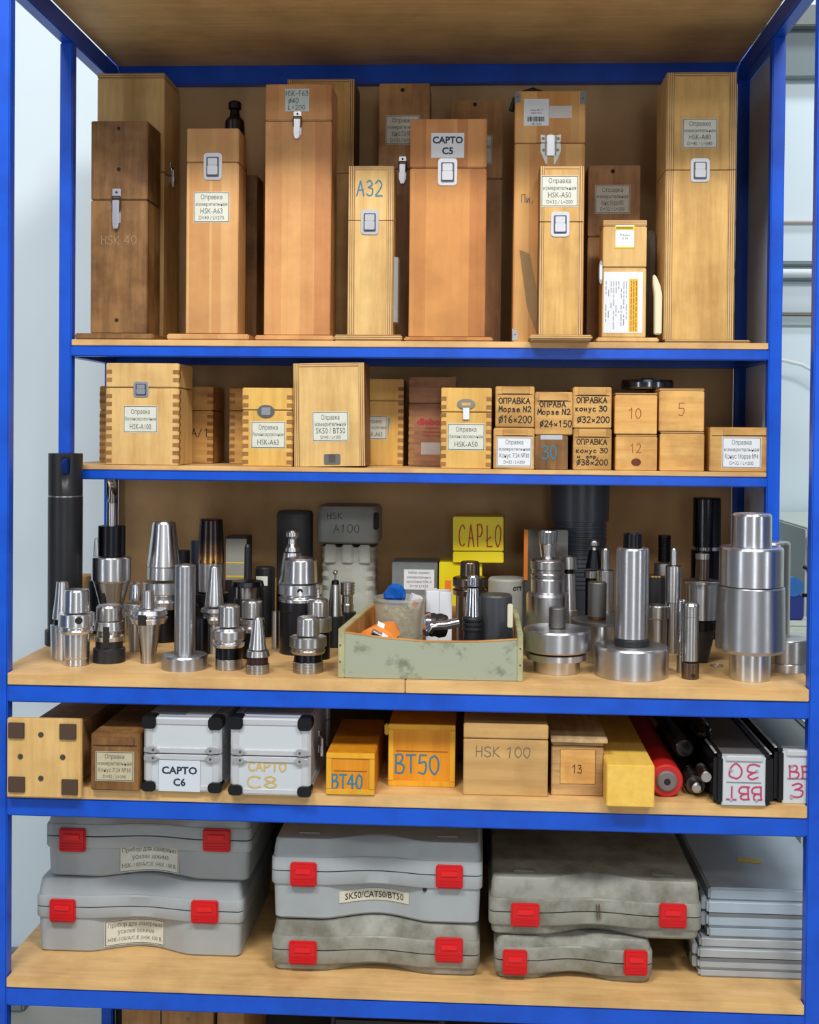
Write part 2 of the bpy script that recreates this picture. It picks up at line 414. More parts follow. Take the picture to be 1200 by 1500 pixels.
rack = thing('storage_rack', 'blue painted steel tube rack with pale wooden shelf boards holding everything', 'shelving', (0, 0, 0))
def rb(name, mat, x0, x1, y0, y1, z0, z1, bv=.0022):
    return MB().box(x0, x1, y0, y1, z0, z1).bevel(bv).build(name, mat, rack)
XI = XO-PW
for s in (-1, 1):
    xa, xb = (-XO, -XI) if s < 0 else (XI, XO)
    rb('post', BLUE, xa, xb, 0, PW, 0, 2.44)
    rb('post', BLUE, xa, xb, YM, YM+PW, Z3, 2.352)
    rb('post', BLUE, xa, xb, YR, YR+PW, 0, 2.44)
    rb('side_rail', BLUE, xa, xb, PW, YR, 2.352, ST)
    for z0, z1 in ((1.042, S3), (.8325, S4), (.481, S5), (.06, .09)):
        rb('side_rail', BLUE, xa, xb, PW, YR, z0, z1)
    for z0, z1 in ((1.6955, S1), (1.4365, S2)):
        rb('side_rail', BLUE, xa, xb, YM+PW, YR, z0, z1)
for z0, z1 in ((1.042, S3), (.8325, S4), (.481, S5), (.06, .09)):
    rb('front_beam', BLUE, -XI, XI, 0, PW, z0, z1)
    rb('rear_beam', BLUE, -XI, XI, YR, YR+PW, z0, z1)
for z0, z1 in ((1.6955, S1), (1.4365, S2)):
    rb('middle_beam', BLUE, -XI, XI, YM, YM+PW, z0, z1)
    rb('rear_beam', BLUE, -XI, XI, YR, YR+PW, z0, z1)
rb('top_beam', BLUE, -XI, XI, YR, YR+PW, 2.352, ST)
rb('top_beam', BLUE, -XI, XI, 0, PW, 2.352, ST)
W_TOP = wood('top_board_ply', (226, 188, 128), (204, 164, 104), 'x', 0, .25)
rb('top_board', W_TOP, -XI, XI, .002, YR+PW, ST, ST+.018, .001)
def board(x0, x1, y0, z0, z1):
    yn = (PW if y0 < .1 else YM+PW)+.0008; pts = []
    pts += [(-XO, yn), (-XI+.001, yn), (-XI+.001, y0)] if x0 < -.7 else [(x0, y0)]
    pts += [(XI-.001, y0), (XI-.001, yn), (XO, yn), (XO, YR-.001)] if x1 > .7 else [(x1, y0), (x1, YR-.001)]
    pts += [(-XO, YR-.001)] if x0 < -.7 else [(x0, YR-.001)]
    MB().prism(pts, z0+.0001, z1, 'z').bevel(.0012).build('shelf_board', W_BOARD, rack)
sx = at_z(590, 1010, Z3).x
board(-XI+.001, sx-.0006, -.003, S3, Z3); board(sx+.0006, XI-.001, -.003, S3, Z3)
board(-XI+.001, XI-.001, -.002, S4, S4+TB); board(-XI+.001, XI-.001, -.002, S5, Z5)
board(-XI+.001, XI-.001, YM-.001, S1, Z1); board(-XI+.001, XI-.001, YM-.001, S2, Z2); board(-XI, XI, 0, .09, Z6)
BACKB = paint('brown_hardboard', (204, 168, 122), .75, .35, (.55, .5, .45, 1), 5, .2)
for x0, x1 in ((-XI, XI),):
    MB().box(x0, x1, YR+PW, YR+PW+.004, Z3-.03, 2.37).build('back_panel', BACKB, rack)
MB().box(-XI, XI, YR+PW, YR+PW+.004, .1, Z3-.034).build('back_panel', plain('shaded_backing', (44, 38, 33), .8), rack)  # lower back coloured dark to stand in for shade deep in the low shelves
SIDEP = paint('grey_side_sheet', (204, 218, 246), .6, .15, (.7, .7, .7, 1), 4)
MB().box(XO-.004, XO-.001, YM+PW, YR, Z3+.002, 2.35).build('side_panel', SIDEP, rack)

# machine, hose and motor beyond the right post
mt = thing('machine_tool', 'pale machine cabinet with ledge beyond the right side of the rack', 'machine', (1.75, 1.55, 0))
MCH = paint('machine_white_paint', (206, 214, 204), .5, .12, (.8, .8, .75, 1), 3)
def mpx(px, py, Y): p = at_y(px, py, Y); return p.x-1.75, p.z
x0, zl = mpx(1100, 772, 1.6)
_, zl2 = mpx(1150, 790, 1.5)
MB().box(-.62, .9, .05, .8, 0, zl).bevel(.006).build('cabinet', MCH, mt)
MB().box(-.62, .9, -.05, .05, zl-.06, zl-.02).bevel(.006).build('ledge', plain('white_ledge', (226, 234, 226), .35), mt)
_, zz = mpx(1170, 870, 1.5)
MB().box(-.62, .9, .0, .05, zz-.35, zz-.30).bevel(.004).build('lower_ledge', MCH, mt)
p = at_y(1172, 862, 1.3)
mo = thing('pump_motor', 'small blue pump motor on the machine beyond the right post', 'motor', (p.x, 1.40, p.z-.06))
MBLU = paint('motor_blue', (40, 110, 190), .4, .3)
MB().lathe([(.03, .028), (-.06, .028)], 24, axis='y').build('housing', MBLU, mo, loc=(0, 0, .055))
MB().box(-.03, .03, -.03, .03, -.04, .03).bevel(.004).build('terminal_box', plain('motor_navy', (28, 48, 130), .4), mo)
wt = thing('work_table', 'pale painted table carrying the blue pump motor beyond the right post', 'table', (p.x+.12, 1.38, 0))
h_ = p.z-.1155
MB().box(-.22, .5, -.10, .12, h_-.03, h_).bevel(.004).build('table_top', MCH, wt)
for x_ in (-.20, .46):
    for y_ in (-.08, .08): MB().box(x_, x_+.03, y_, y_+.03, 0, h_-.03).bevel(.002).build('leg', MCH, wt)
MB().box(-.06, .06, -.05, .05, -.055, -.04).bevel(.003).build('foot', MCH, mo)
P = [at_y(*q) for q in ((1178, 830, 1.4), (1184, 834, 1.39), (1189, 848, 1.38), (1190, 862, 1.38), (1184, 872, 1.39), (1176, 872, 1.40))]
tag(MB().tube(P, .006, 8).build('hose', plain('black_rubber', (18, 18, 20), .5)), 'black hose looping beside the blue pump motor right of the rack', 'hose')
P = [at_y(*q) for q in ((1100, 520, 2.3), (1150, 528, 2.3), (1175, 534, 2.3), (1195, 545, 2.3), (1230, 570, 2.3))]
tag(MB().tube(P, .007, 8).build('wall_cable', TRW), 'white cable sagging across the pale wall right of the rack', 'cable')

# ------------------------------------------------------------------ boxes
def latch(parent, style, cx, cz, w, h, y=0, name='latch'):
    if style == 'square':
        lt = MB().prism(rrect(cx, cz, w, h, w*.18), -.0022, y).bevel(.0008).build(name, CHR, parent)
        MB().prism(rrect(cx, cz-h*.02, w*.70, h*.74, w*.08), -.0026, -.0021).build('recess', plain('latch_shadow', (105, 105, 110), .35, .9), lt)
        MB().prism(rrect(cx, cz+h*.17, w*.52, h*.26, w*.05), -.0045, -.0022).bevel(.0006).build('hook', CHR, lt)
        MB().prism(rrect(cx, cz-h*.14, w*.56, h*.34, w*.06), -.0060, -.0022).bevel(.0009).build('lever', CHR, lt)
    elif style == 'draw':
        lt = MB().prism(rrect(cx, cz+h*.38, w*.62, h*.22, w*.08), -.0015, y).bevel(.0005).build(name, CHR, parent)
        fr = [(cx+w*.34*a, -.004, cz+b*h) for a, b in ((-.9, .30), (-1, .22), (-1, .02), (-.85, -.06), (.85, -.06), (1, .02), (1, .22), (.9, .30), (-.9, .30))]
        MB().tube(fr, .0012, 6).build('loop', plain('dark_nickel', (120, 118, 115), .25, 1.0), lt)
        MB().prism([(cx-w*.25, cz+h*.20), (cx+w*.25, cz+h*.20), (cx+w*.22, cz-h*.42), (cx+w*.14, cz-h*.5), (cx-w*.14, cz-h*.5), (cx-w*.22, cz-h*.42)], -.0085, -.0035).bevel(.001).build('lever', CHR, lt)
        MB().prism(rrect(cx, cz-h*.2, w*.62, h*.3, w*.08), -.0012, y).build('base_plate', CHR, lt)
        MB().prism(disc(cx, cz+h*.40, w*.09), -.0022, -.0015).build('screw', DARK, lt)
    elif style == 'ornate':
        NKL = plain('worn_nickel', (176, 176, 170), .28, 1.0)
        lt = MB().prism([(cx+w*a, cz+h*b) for a, b in ((-.5, .5), (-.2, .46), (0, .52), (.2, .46), (.5, .5), (.48, .26), (.42, .23), (-.42, .23), (-.48, .26))], -.0016, y).bevel(.0004).build(name, NKL, parent)
        MB().prism([(cx+w*a, cz+h*b) for a, b in ((-.48, .20), (.48, .20), (.50, -.05), (.38, -.25), (.22, -.50), (.16, -.5), (.16, -.22), (-.16, -.22), (-.16, -.5), (-.22, -.50), (-.38, -.25), (-.50, -.05))], -.0016, y).bevel(.0004).build('lower_plate', NKL, lt)
        MB().box(cx-w*.17, cx+w*.17, -.0055, -.0016, cz-h*.22, cz+h*.46).bevel(.001).build('lever', CHR, lt)
        for a in (-.27, .22): MB().box(cx+w*a, cx+w*(a+.06), -.004, -.0016, cz-h*.2, cz+h*.45).build('hinge_rod', plain('dark_nickel', (120, 118, 115), .25, 1.0), lt)
        for a, b in ((-.36, .36), (.36, .36), (-.34, -.02), (.34, -.02)):
            MB().prism(disc(cx+w*a, cz+h*b, w*.07), -.0030, -.0016).bevel(.0004).build('screw', SCREW, lt)
    elif style == 'oval':
        lt = MB().prism(disc(cx, cz, w/2, 24, h/2), -.003, y).bevel(.0009).build(name, plain('worn_oval_nickel', (170, 168, 160), .3, 1.0), parent)
        MB().prism(rrect(cx, cz, w*.5, h*.6, w*.05), -.0048, -.003).bevel(.0006).build('lever', CHR, lt)
    return lt
def paper(parent, x0, x1, z0, z1, lines, mat=None, ink=None, border=True, bold=0.0, y=0, name='paper_label', tilt=0):
    """lines: (string, height_fraction, center_fraction_from_top, width_fraction)"""
    W, H = x1-x0, z1-z0
    pl = MB().box(-W/2, W/2, -.0005, 0, -H/2, H/2).build(name, mat or PAPER, parent, smooth=0, loc=((x0+x1)/2, y, (z0+z1)/2))
    if tilt: pl.rotation_euler = (0, tilt, 0)
    if border:
        b = MB(); q, t = .0012, .0012
        for a in ((-W/2+q, W/2-q, H/2-q-t, H/2-q), (-W/2+q, W/2-q, -H/2+q, -H/2+q+t), (-W/2+q, -W/2+q+t, -H/2+q, H/2-q), (W/2-q-t, W/2-q, -H/2+q, H/2-q)):
            b.box(a[0], a[1], -.0008, -.0005, a[2], a[3])
        b.build('printed_frame', INKG, pl, smooth=0)
    if lines:
        print_text('printed_text', [(s, 0, H/2-cf*H, hf*H, wf*W) for s, hf, cf, wf in lines], ink or INKG, pl, -.0008, bold)
    return pl
def L4(a, b='измерительная', c='HSK-A63', d='D=40 / L=270'):
    return [(a, .15, .17, .6), (b, .12, .40, .88), (c, .17, .62, .62), (d, .12, .84, .7)]
def L3(a, b, c):
    return [(a, .17, .22, .55), (b, .13, .48, .9), (c, .20, .77, .62)]

BOXES = []
def crate(label, px, Y, dep, z0, mat, name='instrument_box', seam=None, plinth=None, ply=0, joints=0, cap=0, latches=(), holes=(), side=None, rz=0, group='wooden instrument boxes', topz=None, depthY=None, cat='box', lidmat=None, slot=None):
    """px = (left, right, top, bottom) of the front face in the photograph, standing on z0 with its face at Y"""
    xl, xr, yt, yb = px; ym = (yt+yb)/2
    A, B = at_y(xl, ym, Y), at_y(xr, ym, Y); T = at_y((xl+xr)/2, yt, Y)
    W = B.x-A.x; zt = (topz if topz else T.z)-z0
    t = thing(name, label, cat, ((A.x+B.x)/2, Y, z0), rz, group)
    t['_w'] = W; BOXES.append(t)
    def loc(x, y):
        p = at_y(x, y, Y); return p.x-t.location.x, p.z-z0
    t_loc = loc; zb = 0
    if plinth:
        pl, pr, pt, ov = plinth
        a, b = at_y(pl, yb, Y), at_y(pr, yb, Y); zb = pt
        MB().box(a.x-t.location.x, b.x-t.location.x, -ov, dep+.012, 0, pt).bevel(.0025).build('base_board', PLY_Z if ply else mat, t)
    zs = loc((xl+xr)/2, seam)[1] if seam else None
    secs = [('body', zb, zs-.0007 if zs else zt)] + ([('lid', zs+.0007, zt)] if zs else [])
    pt_ = ply
    for nm, a, b in secs:
        mm = lidmat if (nm == 'lid' and lidmat) else mat
        if ply:
            top = cap if (b == zt) else 0
            MB().box(-W/2+pt_, W/2-pt_, .0, dep, a, b-top).bevel(.0006).build(nm, mm, t)
            for s in (-1, 1):
                MB().box(*sorted((s*W/2, s*(W/2-pt_))), -.0004, dep, a, b).bevel(.0006).build('side_panel', PLY_X, t)
            if top: MB().box(-W/2+pt_, W/2-pt_, -.0002, dep, b-top, b).bevel(.0005).build('top_panel', PLY_Z, t)
        else:
            MB().box(-W/2, W/2, 0, dep, a, b-(cap if b == zt else 0)).bevel(.0018).build(nm, mm, t)
            if cap and b == zt: MB().box(-W/2, W/2, 0, dep, b-cap+.0004, b).bevel(.001).build('top_panel', PLY_Z, t)
    if zs: MB().box(-W/2+.003, W/2-.003, .003, dep-.003, zs-.003, zs+.003).build('seam_lining', DARK, t)
    if joints:
        jw, jh = joints
        j = MB(); n = int(zt/(2*jh))
        for s in (-1, 1):
            for k in range(n):
                z = zb+(2*k+.6)*jh
                if zs and abs(z+jh/2-zs) < jh*.6: continue
                j.box(*sorted((s*(W/2+.0002), s*(W/2-jw))), -.0005, .012, z, z+jh)
                if s*(t.location.x-.23) < 0: j.box(*sorted((s*(W/2+.0005), s*(W/2-.01))), .006, jw+.004, z+jh, z+2*jh)
        j.build('finger_joints', W_JOINT, t, smooth=0)['kind'] = 'stuff'
    for st, cx, y0, y1, w in latches:
        c0, c1 = loc(cx, y0), loc(cx, y1); h = c0[1]-c1[1]
        latch(t, st, c0[0], (c0[1]+c1[1])/2, w/ (F_PX/(Y-CAM.y)), h)
    for hx, hy, r in holes:
        c = loc(hx, hy); rr = r/(F_PX/(Y-CAM.y))
        MB().prism(disc(c[0], c[1], rr, 12), -.0006, .001).build('screw_hole', DARK, t)
    if slot:   # sliding lid end board at the top of small boxes
        a, b = loc(slot[0], slot[2]), loc(slot[1], slot[3])
        MB().box(a[0], b[0], -.003, .002, b[1], a[1]).bevel(.0008).build('lid_end', mat, t)
        MB().box(-W/2+.004, W/2-.004, -.0006, 0, b[1]-.0015, b[1]-.0003).build('lid_groove', DARK, t)
    return t, loc, W, zt
def lab(bx, r, lines, **k):
    t, loc = bx[0], bx[1]; a, b = loc(r[0], r[2]), loc(r[1], r[3])
    return paper(t, a[0], b[0], b[1], a[1], lines, **k)
def hand(bx, lines, mat, pen=.0016, name='handwriting', **k):
    """lines: (string, px_left, px_baseline, px_cell, px_height)"""
    t, loc = bx[0], bx[1]; Y = t.location.y; s = F_PX/(Y-CAM.y)
    return handwrite(name, [(q, *loc(x, y), c/s, h/s) for q, x, y, c, h in lines], mat, t, pen=pen, **k)

G1 = 'tall wooden boxes on the top shelf'
# --- top shelf, back row
crate('tall pale plywood box behind the dark brown box, far left of the top shelf', (142, 240, 107, 490), .50, .13, Z1, W_PALE, ply=.0, cap=.012, seam=252, group=G1)
bx = crate('slim dark brown box wrapped in film, behind the box with the HSK-A63 label', (352, 376, 256, 490), .50, .08, Z1, W_OLD, group=G1)
bx = crate('tall pale box hidden behind the reddish box with the handwritten tag', (420, 518, 116, 490), .53, .12, Z1, W_PALE2, seam=254, ply=.012, cap=.008, group=G1)
bx = crate('dark brown box with draw latch, behind and left of the CAPTO C5 box', (554, 628, 122, 490), .51, .10, Z1, W_BROWN, seam=248, latches=[('draw', 590, 229, 270, 17)], holes=[(590, 132, 3)], group=G1)
lab(bx, (565, 615, 169, 212), L4('Оправка', 'измерительная', 'Конус 7:24 №50', 'D=32 / L=300'))
bx = crate('reddish brown box with a top hole, behind and right of the CAPTO C5 box', (659, 735, 147, 490), .52, .10, Z1, W_BROWN, holes=[(696, 153, 3)], seam=262, group=G1)
lab(bx, (682, 721, 198, 240), L4('Оправка', 'измерительная', 'Конус Морзе', 'D=32'))
bx = crate('brown box with a hole and a Морзе label, behind the small yellow-tagged box', (861, 937, 242, 490), .50, .10, Z1, W_BROWN, holes=[(898, 251, 3)], seam=347, group=G1)
lab(bx, (872, 923, 271, 313), L4('Оправка', 'измерительная', 'Конус Морзе №5', 'D=32 / L=200'))
t_ = BOXES[0]; W_ = t_['_w']
lz = at_y(248, 257, .56).z-Z1
o = latch(t_, 'draw', 0, 0, .026, .055, 0, 'side_latch'); o.rotation_euler = (0, 0, PI/2); o.location = (W_/2+.001, .055, lz)
for o2 in (o,): pass
# --- top shelf, front row
bx = crate('dark stained old box with chalk marks, front left of the top shelf', (133, 216, 177, 484), .35, .105, Z1, W_OLD, seam=293, plinth=(110, 226, .013, .004), latches=[('draw', 171, 276, 336, 20)], holes=[(174, 188, 2.5), (174, 248, 3), (171, 469, 3)], group=G1)
hand(bx, [('HSK 40', 148, 358, 10, 13)], CHALK, .0011, 'chalk_writing')
bx = crate('light pine box labelled HSK-A63 with square chrome latch, second in the front row', (273, 349, 188, 486), .35, .085, Z1, wood('peach_pine', (226, 176, 116), (198, 140, 82), 'z', 30, .2), seam=238, plinth=(245, 365, .013, .004), latches=[('square', 312, 224, 264, 27)], group=G1)
lab(bx, (284, 336, 281, 326), L4('Оправка', 'измерительная', 'HSK-A63', 'D=40 / L=270'))
bx = crate('tall reddish laminated box with handwritten HSK-F63 tag', (388, 485, 123, 490), .352, .10, Z1, W_RED, seam=177, plinth=(374, 489, .011, .004), latches=[('draw', 436, 163, 204, 18)], group=G1)
pl = lab(bx, (418, 453, 130, 163), [], mat=paint('grey_tag', (206, 214, 208), .6, .15), border=False)
s_ = 1/706
handwrite('handwriting', [('HSK-F63', -.0235, .009, .0068, .010), ('@40', -.018, -.007, .0075, .010), ('L=200', -.019, -.020, .0075, .009)], plain('faded_ink', (70, 90, 92), .7), pl, y=-.0008, pen=.0010)
bx = crate('pale plywood box with A32 written in blue marker', (510, 576, 243, 489), .35, .085, Z1, W_PALE, seam=323, plinth=(490, 589, .013, .004), ply=.014, cap=.009, latches=[('square', 542, 307, 344, 26)], group=G1)
hand(bx, [('A32', 523, 287, 13.5, 22)], INKB, .0028)
wr = MB(); 
pts = [(bx[2]/2+.001, .004), (bx[2]/2+.010, .008), (bx[2]/2+.012, .03), (bx[2]/2+.005, .06), (bx[2]/2+.001, .05)]
wr.loft([[(x, y, z) for x, y in pts] for z in (.04, .09, .13, .16, .175)])
wr.build('film_wrap', clear_plastic('cling_film', (215, 215, 205), .35, .2), bx[0])
bx = crate('orange laminated pine box with white CAPTO C5 label', (600, 712, 174, 494), .348, .125, Z1, W_RED2, seam=246, plinth=(592, 722, .009, .004), latches=[('square', 656, 232, 272, 28)], group=G1)
lab(bx, (632, 680, 195, 231), [('CAPTO', .27, .28, .92), ('C5', .27, .72, .34)], mat=PAPERW, ink=INKN, border=False, bold=.03)
bx = crate('honey pine box with metal corners, ornate clasp and barcode sticker', (753, 856, 133, 497), .372, .125, Z1, W_PINE, seam=210, latches=[('ornate', 807, 197, 241, 30)], group=G1)
lab(bx, (768, 804, 145, 184), [('Кон. 40-11', .06, .42, .5), ('HSK 7016', .06, .53, .45), ('AR 16.03', .08, .93, .4)], mat=PAPERW, ink=INKK, border=False)
bc = MB(); a = bx[1](773, 171); b = bx[1](797, 178)
x = a[0]
while x < b[0]:
    ww = random.choice((.0006, .0009, .0016)); bc.box(x, x+ww, -.0010, -.0006, b[1], a[1]); x += ww+random.choice((.0006, .001, .0016))
bc.build('barcode', INKK, bx[0], smooth=0)['kind'] = 'stuff'
lab(bx, (804, 838, 155, 173), [], mat=paint('worn_tape', (205, 196, 188), .4, .2), border=False, name='tape')
hand(bx, [('Пи,', 764, 297, 7, 12)], INKN, .0014)
CRN = plain('corner_nickel', (165, 165, 160), .3, 1.0)
for cx, cz in ((755.5, 142), (854.5, 144), (753.5, 490)):
    c = bx[1](cx, cz); s = -1 if cx < 800 else 1; W = bx[2]
    x0, x1 = (-W/2-.001, -W/2+.011) if s < 0 else (W/2-.011, W/2+.001)
    k = MB().prism([(x0, c[1]-.013), (x1, c[1]-.011), (x1, c[1]+.006), (x0 if s < 0 else x1, c[1]+.013), (x0, c[1]+.013)], -.0014, .012).bevel(.0005).build('metal_corner', CRN, bx[0])
    MB().prism(disc((x0+x1)/2, c[1], .0018, 10), -.0026, -.0014).build('rivet', SCREW, k)
c = bx[1](776, 420)
MB().prism([(bx[1](761, 366)[0], bx[1](761, 366)[1]), (bx[1](776, 372)[0], bx[1](776, 372)[1]), (bx[1](789, 440)[0], bx[1](789, 440)[1]), (bx[1](786, 488)[0], bx[1](786, 488)[1]), (bx[1](772, 450)[0], bx[1](772, 450)[1])], -.0012, 0).build('cardboard_patch', paint('cardboard', (150, 118, 76), .8, .3), bx[0])
p0 = bx[0].location; zt = bx[3]
tag(MB().tube([(p0.x-.080, p0.y+.05, p0.z+zt-.03), (p0.x-.072, p0.y+.045, p0.z+zt-.005), (p0.x-.055, p0.y+.04, p0.z+zt+.006), (p0.x-.035, p0.y+.03, p0.z+zt+.010), (p0.x-.015, p0.y+.04, p0.z+zt+.0058), (p0.x-.012, p0.y+.08, p0.z+zt+.0058), (p0.x-.04, p0.y+.09, p0.z+zt+.0058)], .0055, 8).build('carry_strap', plain('black_rubber', (18, 18, 20), .5)), 'black strap lying on top of the honey pine box', 'strap')
bx = crate('pale plywood box labelled HSK-A50 standing in front of the honey pine box', (790, 854, 243, 490), .285, .074, Z1, W_PALE2, seam=325, ply=.009, cap=.007, plinth=(776, 868, .010, .002), latches=[('square', 821, 310, 347, 27)], group=G1)
lab(bx, (793, 847, 257, 303), L4('Оправка', 'измерительная', 'HSK-A50', 'D=32 / L=200'))
bx = crate('small pale box with yellow tag and plastic document pouch on its front', (883, 947, 322, 490), .35, .08, Z1, W_PALE, seam=392, cap=.013, plinth=(874, 965, .010, .004), group=G1)
YT = plain('yellow_tag_print', (222, 190, 50), .5)
pl = lab(bx, (902, 929, 330, 364), [('PC Kontrol', .08, .42, .5), ('D 16', .08, .56, .4)], mat=PAPERW, border=False)
H = (pl.dimensions.z)
MB().box(-.021, .021, -.0009, -.0005, .014, .022).build('yellow_stripe', YT, pl, smooth=0)
MB().box(-.018, .016, -.0011, -.0009, .017, .0195).build('dark_stripe', plain('olive_ink', (100, 100, 40), .6), pl, smooth=0)
MB().box(-.021, .019, -.0009, -.0005, -.024, -.0205).build('yellow_stripe', YT, pl, smooth=0)
pl = lab(bx, (885, 941, 398, 488), [], mat=PAPERW, border=False, name='document_pouch')
rr = random.Random(4); q = MB()
for k in range(9):
    x = -.036+k*.0052; z = .043
    while z > -.045:
        h = rr.uniform(.004, .016)
        if rr.random() < .55: q.box(x, x+.0016, -.0009, -.0005, max(z-h, -.055), z)
        z -= h+.003
q.build('printed_lines', plain('pale_grey_print', (140, 146, 160), .7), pl, smooth=0)
fl = MB().box(.012, .030, -.0010, -.0005, -.060, .048).build('yellow_leaflet', plain('amber_leaflet', (236, 180, 50), .5), pl, smooth=0)
q = MB()
for x in (.0155, .0205, .0255):
    z = .044
    while z > -.058:
        h = rr.uniform(.003, .012); q.box(x, x+.0018, -.0013, -.001, max(z-h, -.058), z); z -= h+.002
q.build('printed_lines', plain('brown_print', (150, 100, 30), .7), fl, smooth=0)
latch(bx[0], 'oval', -bx[2]/2-.004, bx[1](880, 399)[1], .008, .05, .012, 'side_latch')
p = bx[0].location
bw = thing('bubble_wrap_roll', 'clear bubble wrap bag with cream foam strip right of the small tagged box', 'packaging', (at_y(951.5, 450, .475).x, .475, Z1))
P = []
for z, r in ((.0, .014), (.05, .017), (.12, .015), (.17, .013), (.23, .017), (.245, .010)):
    P.append([(.85*r*math.cos(2*PI*k/14)*(1+.2*math.sin(5*k+z*60)), .028*math.sin(2*PI*k/14)*(1+.15*math.sin(3*k+z*90)), z) for k in range(14)])
MB().loft(P).build('film_bag', clear_plastic('crumpled_film', (120, 112, 104), .55, .15), bw)
def sx_(px, py): q = at_y(px, py, .36); return (q.x-bw.location.x, q.z-Z1)
MB().prism([sx_(*q) for q in ((957, 402), (961, 404), (967, 418), (970, 432), (969, 490), (959, 490), (959, 432), (957, 416))], -.120, -.098).bevel(.002).build('foam_strip', plain('cream_foam', (226, 218, 186), .8), bw)
bx = crate('largest pale plywood box, HSK-A80 label, right end of the top shelf', (975, 1077, 106, 495), .35, .14, Z1, W_PALE2, seam=249, ply=.015, cap=.009, plinth=(973, 1100, .006, .003), latches=[('square', 1026, 232, 267, 27)], group=G1)
lab(bx, (1000, 1051, 174, 217), L4('Оправка', 'измерительная', 'HSK-A80', 'D=40 / L=340'))

# --- second shelf
G2 = 'wooden boxes on the second shelf'
JN = (.013, .0085)
bx = crate('honey coloured finger-jointed box behind the HSK-A100 box', (146, 312, 566, 668), .52, .12, Z2, W_SMALL, joints=(.013, .008), seam=601, group=G2)
hand(bx, [('A/1', 281, 640, 9, 12)], INKK, .0018)
bx = crate('large pale finger-jointed box labelled HSK-A100', (155, 262, 532, 677), .352, .125, Z2, W_PALE, joints=JN, seam=568, latches=[('square', 207, 559, 582, 23)], group=G2)
lab(bx, (181, 231, 594, 634), L3('Оправка', 'балансировочная', 'HSK-A100'))
bx = crate('darker finger-jointed box peeking out left of the HSK-A63 box', (336, 430, 569, 672), .50, .11, Z2, W_SMALL, joints=(.012, .008), seam=602, group=G2)
bx = crate('finger-jointed box labelled HSK-A63 with oval latch, second shelf', (355, 429, 568, 675), .36, .12, Z2, W_YEL, joints=JN, seam=601, latches=[('oval', 390, 593, 612, 26)], group=G2)
lab(bx, (368, 418, 617, 657), L3('Оправка', 'балансировочная', 'HSK-A63'))
bx = crate('pale plywood box labelled SK50 / BT50, leaning slightly, middle of second shelf', (432, 536, 533, 679), .352, .13, Z2, W_PALE, ply=.012, cap=.008, group=G2)
lab(bx, (459, 512, 604, 648), [('Оправка', .16, .19, .5), ('измерительная', .13, .42, .85), ('SK50 / BT50', .19, .64, .8), ('D=40 / L=300', .11, .86, .55)])
bx[0].rotation_euler = (0, -.022, 0); bx[0].location.z += .0018
c = bx[1](487, 674)
lt = MB().prism(rrect(c[0], c[1], .034, .022, .003), -.0016, 0).bevel(.0005).build('latch', plain('worn_oval_nickel', (170, 168, 160), .3, 1.0), bx[0])
MB().prism(rrect(c[0], c[1]+.002, .014, .016, .001), -.004, -.0016).bevel(.0005).build('lever', SCREW, lt)
bx = crate('amber finger-jointed box with a half hidden HSK-A63 label, behind SK50 box', (515, 591, 555, 674), .49, .11, Z2, W_YEL, joints=(.012, .008), seam=587, group=G2)
lab(bx, (530, 567, 609, 644), L3('Оправка', 'балансировочная', 'HSK-A63'))
a = bx[1](568, 612); b = bx[1](571, 640)
MB().prism([(a[0], a[1]), (a[0]+.006, a[1]-.003), (a[0]+.003, (a[1]+b[1])/2), (a[0]+.001, b[1])], -.0008, 0).build('blue_tape', plain('blue_tape', (110, 150, 160), .5), bx[0])
bx = crate('reddish brown box printed diebold in red, second shelf', (599, 668, 552, 675), .47, .10, Z2, W_MAH, joints=(.012, .008), seam=591, group=G2)
a = bx[1](611, 618)
print_text('printed_logo', [('diebold', a[0]+.033, a[1]+.001, .013, .066)], INKR, bx[0], -.0006, .05)
print_text('printed_text', [('Präzision', a[0]+.033, a[1]-.013, .005, .04), ('Spindeltechnik', a[0]+.033, a[1]-.021, .004, .045), ('Tooling Systems', a[0]+.033, a[1]-.029, .004, .045)], INKR, bx[0], -.0006, .02)
lab(bx, (617, 645, 648, 666), [], mat=paint('grey_tape', (172, 164, 160), .5, .2), border=False, name='tape')
bx = crate('finger-jointed box labelled HSK-A50 with grey oval latch', (646, 720, 568, 682), .353, .11, Z2, W_YEL, joints=(.011, .0085), seam=604, group=G2)
lab(bx, (656, 710, 620, 660), L3('Оправка', 'балансировочная', 'HSK-A50'))
c = bx[1](683, 592)
lt = MB().prism(disc(c[0], c[1], .019, 24, .011), -.003, 0).bevel(.0008).build('latch', plain('dull_grey_metal', (150, 146, 134), .4, 1.0), bx[0])
MB().box(c[0]-.009, c[0]+.009, -.0036, -.003, c[1]-.003, c[1]+.003).build('opening', W_YEL, lt)
c = bx[1](683, 606); MB().prism(rrect(c[0], c[1], .013, .024, .001), -.0045, -.001).bevel(.0006).build('tongue', CHR, lt)
